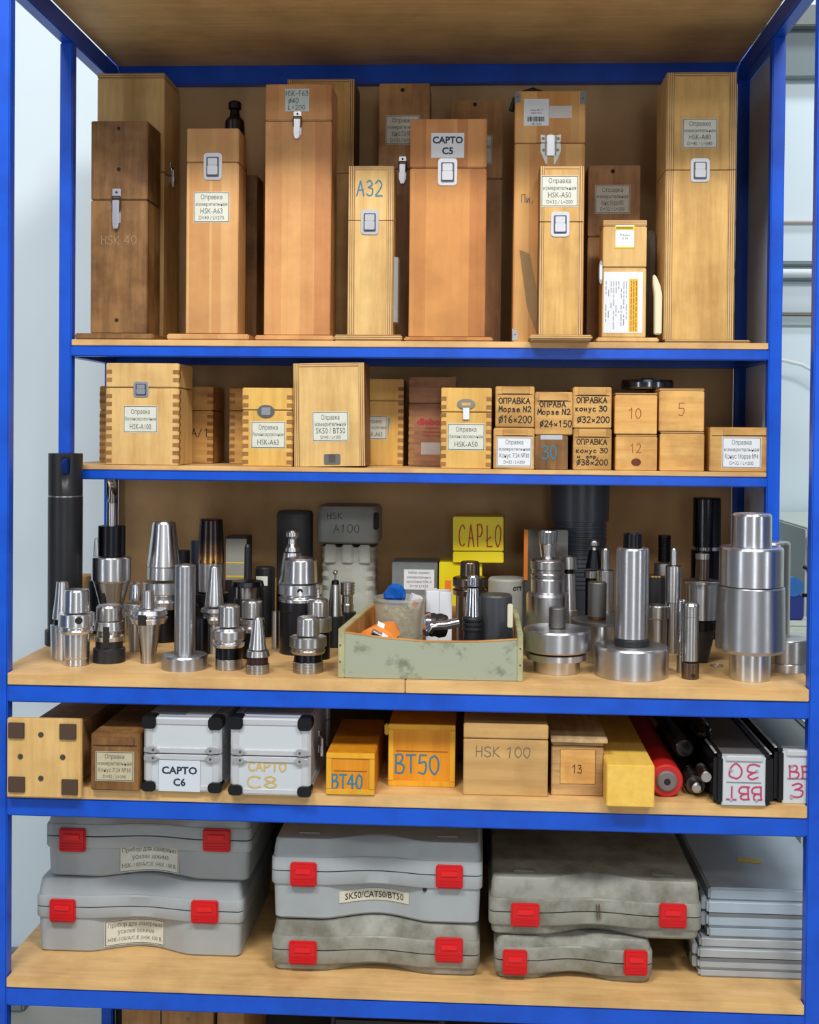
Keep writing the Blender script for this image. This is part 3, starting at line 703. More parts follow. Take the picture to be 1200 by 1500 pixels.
# small stacked boxes
G3 = 'small stacked boxes on the second shelf'
def small(label, px, z0, Y=.352, dep=.20, mat=W_SMALL, **k):
    return crate(label, px, Y, dep, z0, mat, group=G3, **k)
HS = plain('box_marker', (36, 30, 26), .7)
b1 = small('small box with a paper Морзе label, lower left of the stacked boxes', (723, 783, 627, 685), Z2, slot=(737, 772, 628, 638))
lab(b1, (728, 779, 640, 684), [('Оправка', .15, .17, .5), ('измерительная', .12, .40, .88), ('Конус 7:24 №30', .15, .62, .85), ('D=32 / L=200', .11, .84, .6)], mat=PAPERW)
zt = Z2+b1[3]
b = small('small box with handwriting ending 16×200, on the paper-labelled box', (726, 783, 566, 626), zt+.001, slot=(736, 776, 566, 577))
hand(b, [('ОПРАВКА', 731, 591, 6.6, 8), ('Морзе N2', 731, 603, 6.4, 8), ('@16x200', 731, 619, 7.0, 10)], HS, .0020)
b2 = small('small dark box with a blue 30, under the 24×150 box', (784, 832, 638, 684), Z2, mat=W_OLD)
hand(b2, [('30', 794, 672, 12, 19)], INKB, .0028); lab(b2, (792, 824, 637, 644), [], mat=paint('silver_tape', (180, 184, 190), .3, .2), border=False, name='tape')
b = small('small box with handwriting ending 24×150, on the blue 30 box', (784, 839, 574, 636), Z2+b2[3]+.001, slot=(790, 832, 576, 587))
hand(b, [('ОПРАВА', 791, 596, 6.4, 8), ('Морзе N2', 788, 607, 6.4, 8), ('@24x150', 791, 625, 6.8, 9)], HS, .0020)
b3 = small('small box marked конус 30 and 38×200, lower of its pair', (840, 896, 628, 687), Z2, slot=(848, 888, 628, 640))
hand(b3, [('ОПРАВКА', 845, 651, 6.4, 8), ('конус 30', 844, 663, 6.2, 7), ('на опр.', 846, 671, 5.0, 5), ('@38x200', 845, 681, 6.6, 8)], HS, .0018)
b = small('small box marked конус 30 and 32×200, upper of its pair', (840, 896, 567, 627), Z2+b3[3]+.001, slot=(848, 888, 567, 579))
hand(b, [('ОПРАВКА', 845, 590, 6.4, 8), ('конус 30', 843, 602, 6.2, 7.5), ('@32x200', 846, 619, 6.8, 9)], HS, .0020)
b4 = small('orange small box marked 12 with a dark knot', (902, 963, 637, 690), Z2, mat=W_SMALLO, cap=.003)
hand(b4, [('12', 923, 663, 9, 13)], INKBR, .0016)
c = b4[1](932, 677); MB().prism(disc(c[0], c[1], .010, 14, .008), -.0005, 0).build('knot', paint('knot', (110, 50, 28), .7, .6, scale=120), b4[0])
z4 = Z2+b4[3]
b = small('orange small box marked 10, on the box with the knot', (901, 963, 576, 634), z4+.001, mat=W_SMALLO, cap=.004)
hand(b, [('10', 921, 613, 10, 15)], INKBR, .0016)
b5 = small('plain orange small box under the box marked 5', (967, 1032, 633, 690), Z2, mat=W_SMALLO, cap=.003)
z5 = Z2+b5[3]
b = small('orange small box marked 5, top right of the stack', (966, 1032, 569, 630), z5+.001, mat=W_SMALLO, cap=.005)
hand(b, [('5', 993, 608, 13, 17)], INKBR, .0014)
zr = b[0].location.z+b[3]
b = small('separate squat box with Морзе label, right end of second shelf', (1040, 1126, 626, 690), Z2, slot=(1060, 1122, 628, 638))
lab(b, (1058, 1115, 640, 686), [('Оправка', .15, .17, .5), ('измерительная', .12, .40, .88), ('Конус Морзе №4', .15, .62, .85), ('D=32 / L=200', .11, .84, .6)], mat=PAPERW)
p = at_y(948, 565, .46); r = 37/(F_PX/(.50-CAM.y))
rg = thing('steel_ring', 'dark round steel ring lying on top of the orange small boxes', 'ring', (p.x, .46, zr+.0005))
MB().lathe([(.020, r*.97), (.014, r), (.004, r), (.0, r*.96)], 56).build('ring_body', steel('dark_ring_steel', (110, 110, 114), .2, .5), rg)
MB().lathe([(.024, r*.25), (.020, r*.25)], 24).build('hub', BLACKOX, rg)
# dark tool standing behind the HSK-A63 box on the top shelf

# ------------------------------------------------------------------ turned tool holders
TOOLS = []
def tool(label, cx, parts, base=None, Y=None, z0=Z3, name='tool_holder', cat='tool holder', group='turned tool holders on the wide shelf', n=44, tilt=0, slots=(), rb=None):
    """parts: (name, material, [(photo row, radius in photo pixels), ...]) from the top down; the last row is the foot"""
    rmax = rb if rb else parts[-1][2][-1][1]
    if Y is None:
        p = at_z(cx, base, z0); Y = p.y+rmax*(p.y-CAM.y)/F_PX
        Y = p.y+rmax*(Y-CAM.y)/F_PX
    s = (Y-CAM.y)/F_PX
    midrow = (parts[0][2][0][0]+(base or parts[-1][2][-1][0]))/2
    X = at_y(cx, midrow, Y).x
    t = thing(name, label, cat, (X, Y, z0), 0, group)
    if tilt: t.rotation_euler = (0, tilt, 0)
    TOOLS.append((label, t, s*max(r for p in parts for _, r in p[2])))
    hi = parts[0][2][0][0]
    for i, (nm, mat, prof) in enumerate(parts):
        P = [[at_y(cx, r, Y).z-z0, q*s] for r, q in prof]
        if i == len(parts)-1: P[-1][0] = 0.0
        P = [[max(a, 0.0), b] for a, b in P]
        MB().lathe([tuple(a) for a in P], n).build(nm, mat, t)
    for r0, r1, dx, rr, w in slots:   # drive slots / holes on the flange
        za, zb = at_y(cx, r0, Y).z-z0, at_y(cx, r1, Y).z-z0
        a = math.asin(max(-1, min(1, dx/rr)))
        x, y = rr*s*math.sin(a), -rr*s*math.cos(a)
        if abs(w) < 5 and w > 0:
            MB().lathe([(.0006, (za-zb)/2), (-.0020, (za-zb)/2)], 14, axis='y').build('drive_hole', DARK, t, loc=(x*.985, y*.985, (za+zb)/2)).rotation_euler = (0, 0, a)
        else:
            w = abs(w)*s
            o = MB().box(-w/2, w/2, -.0012, .004, (zb-za)/2, (za-zb)/2).build('drive_slot', DARK, t, loc=(x*.99, y*.99, (za+zb)/2)); o.rotation_euler = (0, 0, a)
    return t

# knurl / ribs helper
def ribs(y0, y1, r, n, dr):
    out = []
    for k in range(n):
        a, b = y0+(y1-y0)*k/n, y0+(y1-y0)*(k+.55)/n
        out += [(a, r), (b, r), (b+.01, r-dr), (y0+(y1-y0)*(k+1)/n-.01, r-dr)]
    return out

# the tall black bar with an oval hole
t = tool('tall black boring bar with an oval hole near its top, far left', 95.5, [
    ('bar', BLACKMT, [(664, 25), (724, 25), (726, 24.2), (728, 25.4), (930, 25)]),
    ('base_disc', BLACKMT, [(922, 29), (948, 29)])], Y=.302, name='boring_bar', cat='tool', group=None)
bar = t.children[0]; s = (.302-CAM.y)/F_PX; c = at_y(96, 683, .302)
cut = MB().prism(rrect(0, c.z-Z3, 13*s, 25*s, 6.4*s, 6), -.1, .1).build('cut', DARK)
bm_ = bar.modifiers.new('b', 'BOOLEAN'); cut.parent = t; cut.rotation_euler = (0, 0, .335); bm_.object = cut; bm_.solver = 'EXACT'
bpy.context.view_layer.update()
me = bpy.data.meshes.new_from_object(bar.evaluated_get(bpy.context.evaluated_depsgraph_get()))
bar.modifiers.clear(); bar.data = me; bpy.data.objects.remove(cut)
BLUEHOLE = None
MB().lathe([(at_y(95, 725.5, .302).z-Z3, 25.5*s), (at_y(95, 727.5, .302).z-Z3, 25.5*s)], 44).build('bright_ring', STEEL_D, t)

tool('slim silver taper holder, leftmost in the front row of tools', 91, [
    ('shank', STEEL, [(852, 8.5), (872, 10), (906, 14.5)]), ('neck', BLACKOX, [(906, 12), (914, 12)]), ('body', STEEL, [(914, 17), (968, 16)])], base=968)
tool('silver hollow-shank holder with one round flange hole, second from left in front', 112.5, [
    ('shank', STEEL, [(863, 17.5), (866, 18.5), (896, 19.5)]), ('flange', STEEL, [(898, 26.5), (916, 27), (917, 23.5), (921, 23.5), (922, 26), (927, 24)]),
    ('body', STEEL, [(927, 19.5), (962, 18.5), (964, 17.5), (975, 18)])], base=977, slots=[(900, 911, 11, 26.8, 4)])
t = tool('tall milling chuck gripping a spiral end mill, left rear beside the black bar', 163.5, [
    ('collar', BLACKOX, [(770, 20), (814, 20)]), ('chuck_body', STEEL, [(815, 27), (817, 28.5), (849, 28.5), (852, 27)]),
    ('taper', STEEL_D, [(852, 26.5), (884, 18), (905, 15)]), ('foot', STEEL_D, [(905, 20), (935, 20)])], Y=.33, rb=20, slots=[(860, 893, -6, 22, -6)])
# the end mill: a fluted, twisted cutter over a plain shank
s = (.33-CAM.y)/F_PX; zz = lambda r: at_y(163, r, .33).z-Z3
MB().lathe([(zz(735), 7.6*s), (zz(771), 7.6*s)], 24).build('mill_shank', STEEL_D, t)
R = []; z0_, z1_ = zz(702), zz(737); N = 48
for i in range(41):
    z = z1_+(z0_-z1_)*i/40; tw = 5.0*i/40
    R.append([(8.2*s*(1-.34*max(0, math.sin(2*(2*PI*k/N)+tw))**.6)*math.cos(2*PI*k/N), 8.2*s*(1-.34*max(0, math.sin(2*(2*PI*k/N)+tw))**.6)*math.sin(2*PI*k/N), z) for k in range(N)])
MB().loft(R).build('flutes', steel('carbide', (130, 118, 104), .25, 0, .3), t)
tool('collet chuck with a black nut below, in front of the tall milling chuck', 160, [
    ('shank', STEEL_D, [(886, 17), (889, 19), (908, 19.5)]), ('flange', STEEL, [(909, 21), (922, 22.5), (924, 18), (929, 18), (931, 22), (938, 21)]),
    ('collet_nut', BLACKMT, [(938, 20), (948, 20), (949, 23.5), (970, 24), (973, 22)])], base=973, slots=[(915, 945, 2, 22, -9)])
tool('short silver taper holder standing flange up on its cone, steep notch in front', 217.5, [
    ('stub', STEEL, [(865, 8), (891, 8.5)]), ('flange', STEEL, [(892, 27), (899, 29), (900, 24), (903, 24), (904, 29), (912, 26)]),
    ('cone', STEEL_D, [(912, 18.5), (960, 11.5), (973, 11.5)])], base=973, slots=[(897, 912, -2, 29, -12)])
tool('taper holder with a shiny pull stud, behind the notched flange-up holder', 198, [
    ('pull_stud', CHROME, [(852, 3), (856, 7), (870, 9), (880, 9)]), ('flange', STEEL, [(884, 18), (889, 18), (890, 14), (893, 14), (894, 18), (900, 17)]),
    ('cone', STEEL_D, [(900, 14), (958, 8.5)])], Y=.235)
tool('big steep-taper holder with bright cone up, left of centre behind the plain mandrel', 240, [
    ('cone', STEEL, [(764, 15.5), (767, 17), (829, 24.5), (830, 23.5), (848, 24.5)]),
    ('flange', STEEL, [(852, 30), (868, 31), (870, 26), (877, 26), (879, 31), (890, 30)]), ('body', BLACKOX, [(890, 27), (925, 27)])], Y=.37)
tool('plain grey mandrel with round foot, front row left of centre', 271, [
    ('mandrel', steel('brushed_grey', (184, 184, 188), .35), [(827, 14.5), (829, 15.5), (960, 15.5)]), ('foot', steel('brushed_grey', (184, 184, 188), .35), [(958, 32.5), (961, 34), (982, 34), (984, 33)])], base=985, name='mandrel', cat='mandrel')
# heat tinted shrink chuck
t_ = NT('heat_tinted_steel'); tc = t_.n('ShaderNodeTexCoord'); sp = t_.n('ShaderNodeSeparateXYZ'); t_.l(tc.outputs['Object'], sp.inputs[0])
mr = t_.n('ShaderNodeMapRange'); t_.l(sp.outputs[2], mr.inputs[0]); mr.inputs[1].default_value = .12; mr.inputs[2].default_value = .22
t_.l(t_.ramp(mr.outputs[0], [(.0, lin((170, 170, 172))), (.25, lin((120, 110, 110))), (.45, lin((214, 160, 84))), (.72, lin((110, 84, 66))), (1, lin((60, 52, 52)))]), t_.p.inputs['Base Color'])
t_.p.inputs['Metallic'].default_value = 1; t_.p.inputs['Roughness'].default_value = .25
HEAT = t_.m
tool('shrink-fit chuck heat tinted brown and gold at the top', 309, [
    ('shrink_nose', HEAT, [(760, 15), (762, 17), (824, 20)]), ('body', STEEL_D, [(824, 19), (866, 18.5)]), ('flange', BLACKOX, [(868, 26), (880, 26), (882, 22), (886, 22), (888, 26), (900, 24), (925, 22)])], Y=.34, slots=[(819, 824, -12, 20, 2), (819, 824, 8, 20, 2)])
tool('slender bright cone holder in front of the heat-tinted chuck', 314, [
    ('cone', STEEL, [(829, 6), (831, 7.5), (886, 14.5), (888, 13)]), ('flange', STEEL_D, [(890, 19), (896, 20), (898, 16), (903, 16), (905, 20), (912, 19)]), ('body', STEEL_D, [(912, 15), (940, 15)])], Y=.24)
tool('short hollow-shank chuck with knurled foot, right of the plain mandrel', 335.5, [
    ('shank', STEEL, [(886, 13), (888, 15.5), (917, 16)]), ('flange', STEEL, [(919, 21), (923, 24.5), (935, 24), (937, 21), (940, 21), (942, 24), (947, 22)]),
    ('neck', BLACKOX, [(947, 19.5), (964, 20)]), ('collet_nut', STEEL_D, ribs(964, 980, 20, 5, .8)+[(982, 18)])], base=983)
tool('small bright cone holder with brown waist and grey foot, front of centre left', 377.5, [
    ('cone', STEEL, [(904, 4.5), (907, 7), (951, 13.5)]), ('flange', STEEL_D, [(952, 16), (961, 18)]), ('waist', plain('brown_steel', (62, 40, 36), .35, .5), [(961, 15.5), (972, 16)]), ('foot', STEEL_D, ribs(972, 986, 17.5, 4, .8)+[(988, 16)])], base=989)
tool('stubby steel holder half hidden behind the small bright cone', 369, [
    ('shank', STEEL, [(879, 13), (881, 15), (904, 15)]), ('flange', STEEL_D, [(906, 19), (912, 19), (914, 16), (917, 16), (918, 19), (925, 18)]), ('body', BLACKOX, [(925, 15), (950, 15)])], Y=.19)
tool('black arbor with thin rod up and wide dark flange', 362.5, [
    ('rod', BLACKMT, [(797, 3), (801, 4.5), (849, 5.2)]), ('flange', BLACKOX, [(851, 23), (858, 25)]), ('body', STEEL_D, [(859, 17), (876, 17)]), ('foot', BLACKMT, [(876, 20), (915, 20)])], Y=.38)
bx = crate('black carton with grey and yellow printed label, behind the thin rod arbor', (330, 362, 786, 852), .50, .06, Z3, BLACKMT, name='carton', group=None)
pl = lab(bx, (331, 361, 789, 850), [], mat=paint('grey_carton_print', (150, 148, 138), .6, .2), border=False, name='printed_label')
MB().box(-.022, .022, -.001, -.0005, -.009, -.006).build('yellow_stripe', YT, pl, smooth=0); MB().box(-.022, .022, -.001, -.0005, -.040, -.036).build('yellow_stripe', YT, pl, smooth=0)
t = tool('black jar with small pale label, right of the thin rod arbor', 388, [('jar', BLACKMT, [(830, 13), (832, 14.5), (870, 14.5)])], Y=.45, name='jar', cat='jar', group=None)
MB().box(-.015, .010, -.0005, .0, .01, .03).build('paper_label', PAPER, t, smooth=0, loc=(0, -.0215, at_y(388, 856, .45).z-Z3-.01))
tool('matt dark grey cylinder standing at the back left of the grey case', 432, [('tube_wall', paint('dark_grey_plastic', (62, 62, 64), .5, .2), [(748, 24), (752, 26.5), (900, 26.5)])], Y=.56, name='capped_tube', cat='tube', group=None)
tool('taper holder topped by a knob, peeking behind the large hollow-shank holder', 428, [
    ('pull_stud', STEEL, [(777, 7), (780, 9.5), (786, 9.5), (789, 6), (797, 6.5), (802, 10), (808, 11)]), ('cone', STEEL, [(809, 13), (856, 21)]), ('body', BLACKOX, [(856, 24), (900, 24)])], Y=.42)
tool('large hollow-shank holder on a black body, centre left', 440, [
    ('shank', STEEL, [(817, 20), (820, 23.5), (853, 25)]), ('flange', STEEL, [(855, 32), (869, 33), (870, 29), (873, 29), (875, 32), (880, 32)]),
    ('body', paint('satin_black', (24, 25, 30), .3, .2), [(880, 31), (893, 31), (894, 30), (953, 30)])], Y=.26, slots=[(858, 867, 4, 32.5, 4)])
# A100 plastic case
def roundbox(w, d, r, z, n=5, cy=0): return [(x, y+cy, z) for x, y in rrect(0, 0, w, d, r, n)]
p = at_y(509, 800, .52); s = (.52-CAM.y)/F_PX
t = thing('plastic_tool_case', 'grey translucent plastic tool case with HSK A100 pencilled on its lid', 'case', (p.x, .52, Z3))
CLR = clear_plastic('milky_grey_plastic', (176, 178, 168), .88, .35)
W = 84*s; q = lambda r: at_y(509, r, .52).z-Z3
R = []
for k in range(0, 12):
    z = q(880)+(q(802)-q(880))*k/11 if k else 0
    f = .97 if k % 2 else .93
    R.append(roundbox(W*f, W*f, .03, z, 5, W/2))
MB().loft(R).build('ribbed_body', CLR, t)
for x in (-.40, -.10, .20):
    MB().box(W*x, W*(x+.2), -.002, .02, q(826), q(798)).bevel(.003).build('clip_tab', CLR, t)
lid = MB().loft([roundbox(W*.98, W*.98, .02, q(797), 5, W/2), roundbox(W*1.08, W*1.08, .02, q(794), 5, W/2), roundbox(W*1.08, W*1.08, .02, q(748), 5, W/2), roundbox(W*1.0, W*1.0, .02, q(742), 5, W/2)]).build('lid', paint('grey_lid_plastic', (132, 134, 128), .5, .3), t)
handwrite('handwriting', [('HSK', -.045, q(760), .012, .014), ('A100', -.030, q(780), .015, .018)], plain('pencil_dark', (70, 70, 66), .7), lid, y=-W*.04-.0006, pen=.0014)
MB().box(W*.46, W*.545, -W*.045, .01, q(775), q(750)).bevel(.002).build('dark_hinge', DARK, lid)

tool('taper probe with a tiny ball tip, left rear corner of the green tray', 491, [
    ('ball_tip', CHROME, [(835, 1), (836, 3), (838.5, 4), (841, 3), (842, 1.5), (850, 1.5)]), ('collar', BLACKOX, [(850, 5), (856, 6)]), ('cone', STEEL, [(856, 6.5), (902, 11)]), ('foot', BLACKMT, [(902, 14), (930, 14)])], Y=.335)
tool('knurled steel collet sleeve beside the ball-tip probe', 509, [
    ('sleeve', STEEL_D, ribs(853, 871, 10.5, 4, .7)+[(872, 8), (884, 8), (885, 9), (896, 9)]), ('foot', BLACKMT, [(896, 13), (925, 13)])], Y=.43)
tool('steel stepped holder behind the front right hollow-shank chuck of the left group', 466, [
    ('ball', CHROME, [(855, 1), (857, 3), (861, 3), (864, 1.8), (876, 2.2)]), ('shank', STEEL, [(877, 13), (880, 16), (902, 16)]), ('flange', STEEL, [(904, 20), (924, 20)]), ('body', BLACKOX, [(926, 18), (950, 18)])], Y=.20)
tool('compact hollow-shank chuck with black neck, beside the green tray', 451.5, [
    ('shank', STEEL, [(903, 13), (905, 16.5), (930, 17)]), ('flange', STEEL_D, [(932, 27), (946, 27.5), (948, 24), (951, 24), (952, 26), (957, 23)]),
    ('neck', BLACKOX, [(957, 20), (968, 21)]), ('collet_nut', STEEL_D, ribs(968, 985, 22.5, 4, .8)+[(988, 21)])], base=988)
tool('thin brass pin standing behind the small bright cone', 404, [('pin', plain('brass', (180, 140, 90), .3, 1.0), [(845, 1.6), (895, 1.8)]), ('foot', STEEL_D, [(895, 6), (930, 6)])], Y=.30, name='brass_pin', cat='pin', group=None, n=14)
tool('dark squat steel collar on the shelf behind the notched holder', 290, [('collar', BLACKOX, [(905, 16), (918, 17), (940, 17)])], Y=.22, name='collar', cat='collar', group=None)
wb = MB().lathe([(.075, .030), (.060, .030), (.058, .027), (0, .027)], 24).build('wooden_plug', W_SMALL)
p = at_y(128, 845, .5); wb.location = (p.x, .50, Z3); wb.scale = (1, 1, (at_y(128, 842, .5).z-Z3)/.075)
tag(wb, 'round wooden plug just behind the black boring bar', 'plug')
tool('slim silver cone glimpsed between the black bar and the milling chuck', 141, [('cone', STEEL, [(788, 3), (850, 8)]), ('foot', BLACKMT, [(850, 12), (900, 12)])], Y=.45)
tool('dark capped cylinder behind the big steep-taper cone', 268, [('cylinder', BLACKMT, [(806, 10), (900, 11)])], Y=.52, name='capped_tube', cat='tube', group=None)
tool('navy capped cylinder left of the heat-tinted chuck', 288, [('cylinder', plain('navy_plastic', (26, 30, 48), .4), [(792, 9), (900, 10)])], Y=.47, name='capped_tube', cat='tube', group=None)

tool('dark steel holder whose pull stud shows above the light pine box, top shelf', 343, [
    ('pull_stud', BLACKOX, [(149, 7), (151, 9.5), (160, 9.5), (162, 6.5), (170, 7.5), (174, 10)]), ('shank', steel('gunmetal', (84, 84, 86), .3), [(174, 11), (178, 14), (240, 17)]), ('body', BLACKOX, [(240, 18), (480, 18)])], Y=.555, z0=Z1, group=None)
# ---- right group
t = tool('tall dark ribbed tube behind the right-hand tools, reaching the beam above', 849, [
    ('tube', paint('slate_plastic', (70, 76, 86), .35, .2), [(706, 43), (762, 42)]+ribs(762, 862, 39, 16, 1.2)+[(900, 38)])], Y=.57, name='ribbed_tube', cat='tube', group=None)
bx = crate('film-wrapped dark box with an orange edge behind the ring stack', (769, 832, 776, 860), .46, .05, Z3, paint('dark_wrap', (74, 70, 66), .25, .5, (.3, .3, .3, 1), 40), name='wrapped_box', group=None)
a, b_ = bx[1](769, 776), bx[1](773, 850)
MB().box(a[0]-.001, b_[0], -.001, .05, b_[1], a[1]).build('orange_edge', plain('orange_card', (200, 110, 30), .6), bx[0])
RS = 'stacked rings right of the green tray'
def topz(t_): return max((o.matrix_world @ v.co).z for o in t_.children for v in o.data.vertices) if False else t_.location.z+max(v.co.z for o in t_.children for v in o.data.vertices)
t1 = tool('lowest thick steel sleeve of the ring stack beside the tray', 802, [('sleeve', STEEL, [(868, 30), (872, 31), (925, 30), (945, 30)])], Y=.27, group=RS, name='steel_sleeve', cat='sleeve')
t2 = tool('middle steel ring of the ring stack beside the tray', 803, [('ring', STEEL, [(846, 24), (848, 25), (866, 25), (868, 24)])], Y=.27, z0=topz(t1), group=RS, name='steel_ring', cat='ring')
t3 = tool('upper grooved ring of the ring stack under the upturned cone', 803, [('ring', STEEL_D, [(819, 23), (821, 25.5), (833, 25.5), (834, 24), (839, 24), (840, 25.5), (846, 25)])], Y=.27, z0=topz(t2), group=RS, name='steel_ring', cat='ring')
tool('bright upturned cone cup on top of the ring stack', 803, [('cone_cup', CHROME, [(777, 13), (779, 14), (796, 13), (797, 12.5), (817, 9.5)])], Y=.27, z0=topz(t3), group=RS, name='cone_cup', cat='cone')
tool('holder with flat cap leaning slightly, right of the ring stack', 836, [('cap', STEEL_D, [(815, 13), (833, 13)]), ('neck', BLACKOX, [(833, 8), (840, 8)]), ('body', STEEL, [(840, 10), (893, 10.5)]), ('foot', STEEL_D, [(893, 13), (925, 13)])], Y=.33, tilt=-.03)
t = tool('wide silver disc holder with a short stub, front right of the tray', 816, [
    ('stub', MATTE, [(889, 10), (891, 12), (919, 12.5)]), ('disc', steel('brushed_disc', (200, 200, 203), .33), [(920, 48), (923, 49.5), (950, 49.5), (952, 47)]),
    ('groove', BLACKOX, [(952, 42), (955, 42)]), ('lower_ring', STEEL, [(955, 44), (964, 44), (965, 36)]), ('foot', STEEL, [(965, 35), (988, 33)])], base=990)
tool('dark taper with small knob in front of the ribbed tube', 870, [
    ('knob', STEEL_D, [(791, 6), (793, 8), (799, 8), (801, 4), (806, 5)]), ('cone', BLACKOX, [(806, 7), (832, 12)]), ('flange', STEEL_D, [(836, 14), (846, 14)]), ('body', BLACKOX, [(846, 12), (900, 12)])], Y=.44)
tool('narrow bright stepped arbor left of the tallest brushed mandrel', 886.5, [('tip', STEEL, [(803, 5), (805, 6), (834, 6.5)]), ('body', STEEL, [(835, 13), (895, 12)]), ('foot', STEEL_D, [(895, 16), (925, 16)])], Y=.36)
t1 = tool('broad dull steel hub behind the front discs', 880, [('plate', MATTE, [(907, 43), (912, 43)]), ('hub', STEEL, [(912, 26), (945, 26)])], Y=.235, name='steel_hub', cat='hub', group=None)
tool('matt grey pin standing on the broad dull hub', 875, [('pin', MATTE, [(852, 12), (854, 13.5), (903, 13.5)]), ('copper_washer', plain('copper', (120, 74, 56), .5, 1.0), [(903, 13), (906, 13)])], Y=.235, z0=topz(t1), name='grey_pin', cat='pin', group=None)
t = tool('tall brushed mandrel on a wide round base, front right of centre', 926, [
    ('stub', BLACKOX, [(780, 12), (782, 13.5), (802, 14)]), ('mandrel', steel('bright_brushed', (212, 212, 216), .30), [(802, 23), (805, 24), (934, 24)]), ('black_collar', BLACKMT, [(934, 23), (936, 25), (945, 25)]),
    ('base', steel('brushed_disc', (200, 200, 203), .33), [(945, 52), (948, 53.5), (995, 53.5), (997, 52)])], base=999, name='mandrel', cat='mandrel')
tool('dark threaded rod behind the tall brushed mandrel', 973, [('thread', BLACKOX, ribs(784, 823, 9.5, 10, 1.2)), ('body', STEEL, [(825, 15), (846, 15)]), ('foot', STEEL_D, [(846, 17), (900, 17)])], Y=.50)
tool('dark cylinder with brassy rim right of the tall brushed mandrel', 960, [('rim', plain('brass', (180, 140, 90), .3, 1.0), [(842, 13), (845, 13.5)]), ('cylinder', BLACKMT, [(845, 14), (910, 14)])], Y=.43, name='capped_tube', cat='tube')
tool('stocky steel sleeve behind the wide round mandrel base', 963, [('sleeve', STEEL_D, [(886, 15), (888, 16.5), (905, 16.5), (906, 14.5), (941, 14.5)])], Y=.335, name='steel_sleeve', cat='sleeve')
tool('splined steel arbor with thin tip, between the two largest mandrels', 986.5, [('tip', STEEL, [(803, 4), (805, 5), (828, 5)]), ('splined_body', STEEL, [(829, 11.5), (882, 11)]), ('lower_shank', STEEL_D, [(882, 9), (945, 8)])], Y=.335)
tool('tall dark steel cylinder at the back right below the beam', 1035, [('cylinder', steel('dark_polished', (72, 72, 76), .25), [(729, 19), (731, 20), (800, 20)]), ('polished_band', CHROME, [(800, 19.5), (806, 19)]), ('base', BLACKOX, [(806, 22), (890, 22)])], Y=.54, name='steel_cylinder', cat='tube')
tool('flanged arbor with brown neck in front of the tall dark cylinder', 1028, [
    ('cap', STEEL_D, [(811, 10), (819, 10)]), ('neck', BROWNST, [(819, 9.5), (849, 9.5)]), ('flange', STEEL_D, [(850, 28), (854, 28)]), ('body', STEEL, [(854, 21.5), (907, 21)]), ('dark_band', BLACKOX, [(909, 22), (922, 21)]), ('foot', BLACKMT, [(922, 20), (975, 10)])], Y=.24)
tool('short grooved arbor standing in front of the flanged one', 1012, [
    ('threaded_tip', STEEL_D, [(883, 10), (887, 12)]+ribs(889, 904, 11.5, 4, .9)), ('body', STEEL_D, [(904, 11), (968, 11)]), ('foot', BROWNST, [(970, 12.5), (993, 12.5), (995, 11.5)])], base=996, slots=[(984, 991, 2, 12.5, 4)])
tool('thin chrome rod tool beside the short grooved arbor', 998, [('tip', CHROME, [(878, 4), (880, 6), (896, 6.5)]), ('shank', CHROME, [(896, 5), (960, 5)]), ('foot', STEEL_D, [(960, 6), (985, 6)])], Y=.13)
BRS = steel('brushed_large', (180, 181, 185), .36)
tool('largest steel stepped drum on the wide shelf, by the right post', 1100, [
    ('top_spigot', steel('bright_brushed', (212, 212, 216), .30), [(752, 26), (755, 28), (801, 28.5)]), ('upper_drum', steel('bright_brushed', (212, 212, 216), .30), [(801, 44), (804, 45.5), (857, 45.5)]),
    ('lower_drum', BRS, [(858, 46), (860, 47.5), (948, 49.5), (953, 47)]), ('foot', STEEL, [(953, 29.5), (998, 29)])], base=1000, name='stepped_drum', cat='drum')
tool('steel sleeve tucked behind the largest stepped drum', 1126, [('sleeve', STEEL_D, [(793, 28), (796, 30), (945, 30)])], Y=.30, name='steel_sleeve', cat='sleeve')
t1 = tool('lower round steel disc right of the largest drum', 1150, [('disc', STEEL, [(967, 32), (969, 33), (985, 33)])], base=987, name='steel_disc', cat='disc')
Yd = t1.location.y
tool('upper round steel disc stacked right of the largest drum', 1150, [('disc', STEEL_D, [(934, 32), (936, 33.5), (966, 33.5)])], Y=Yd, z0=topz(t1), name='steel_disc', cat='disc')
kr = [(at_z(1050, 976, Z3)+Vector((.012*math.cos(a), .012*math.sin(a), .0015))) for a in [k*.45 for k in range(15)]]
tag(MB().tube(kr, .0012, 6).build('split_ring', STEEL_D), 'small wire ring lying on the shelf left of the largest drum', 'ring')

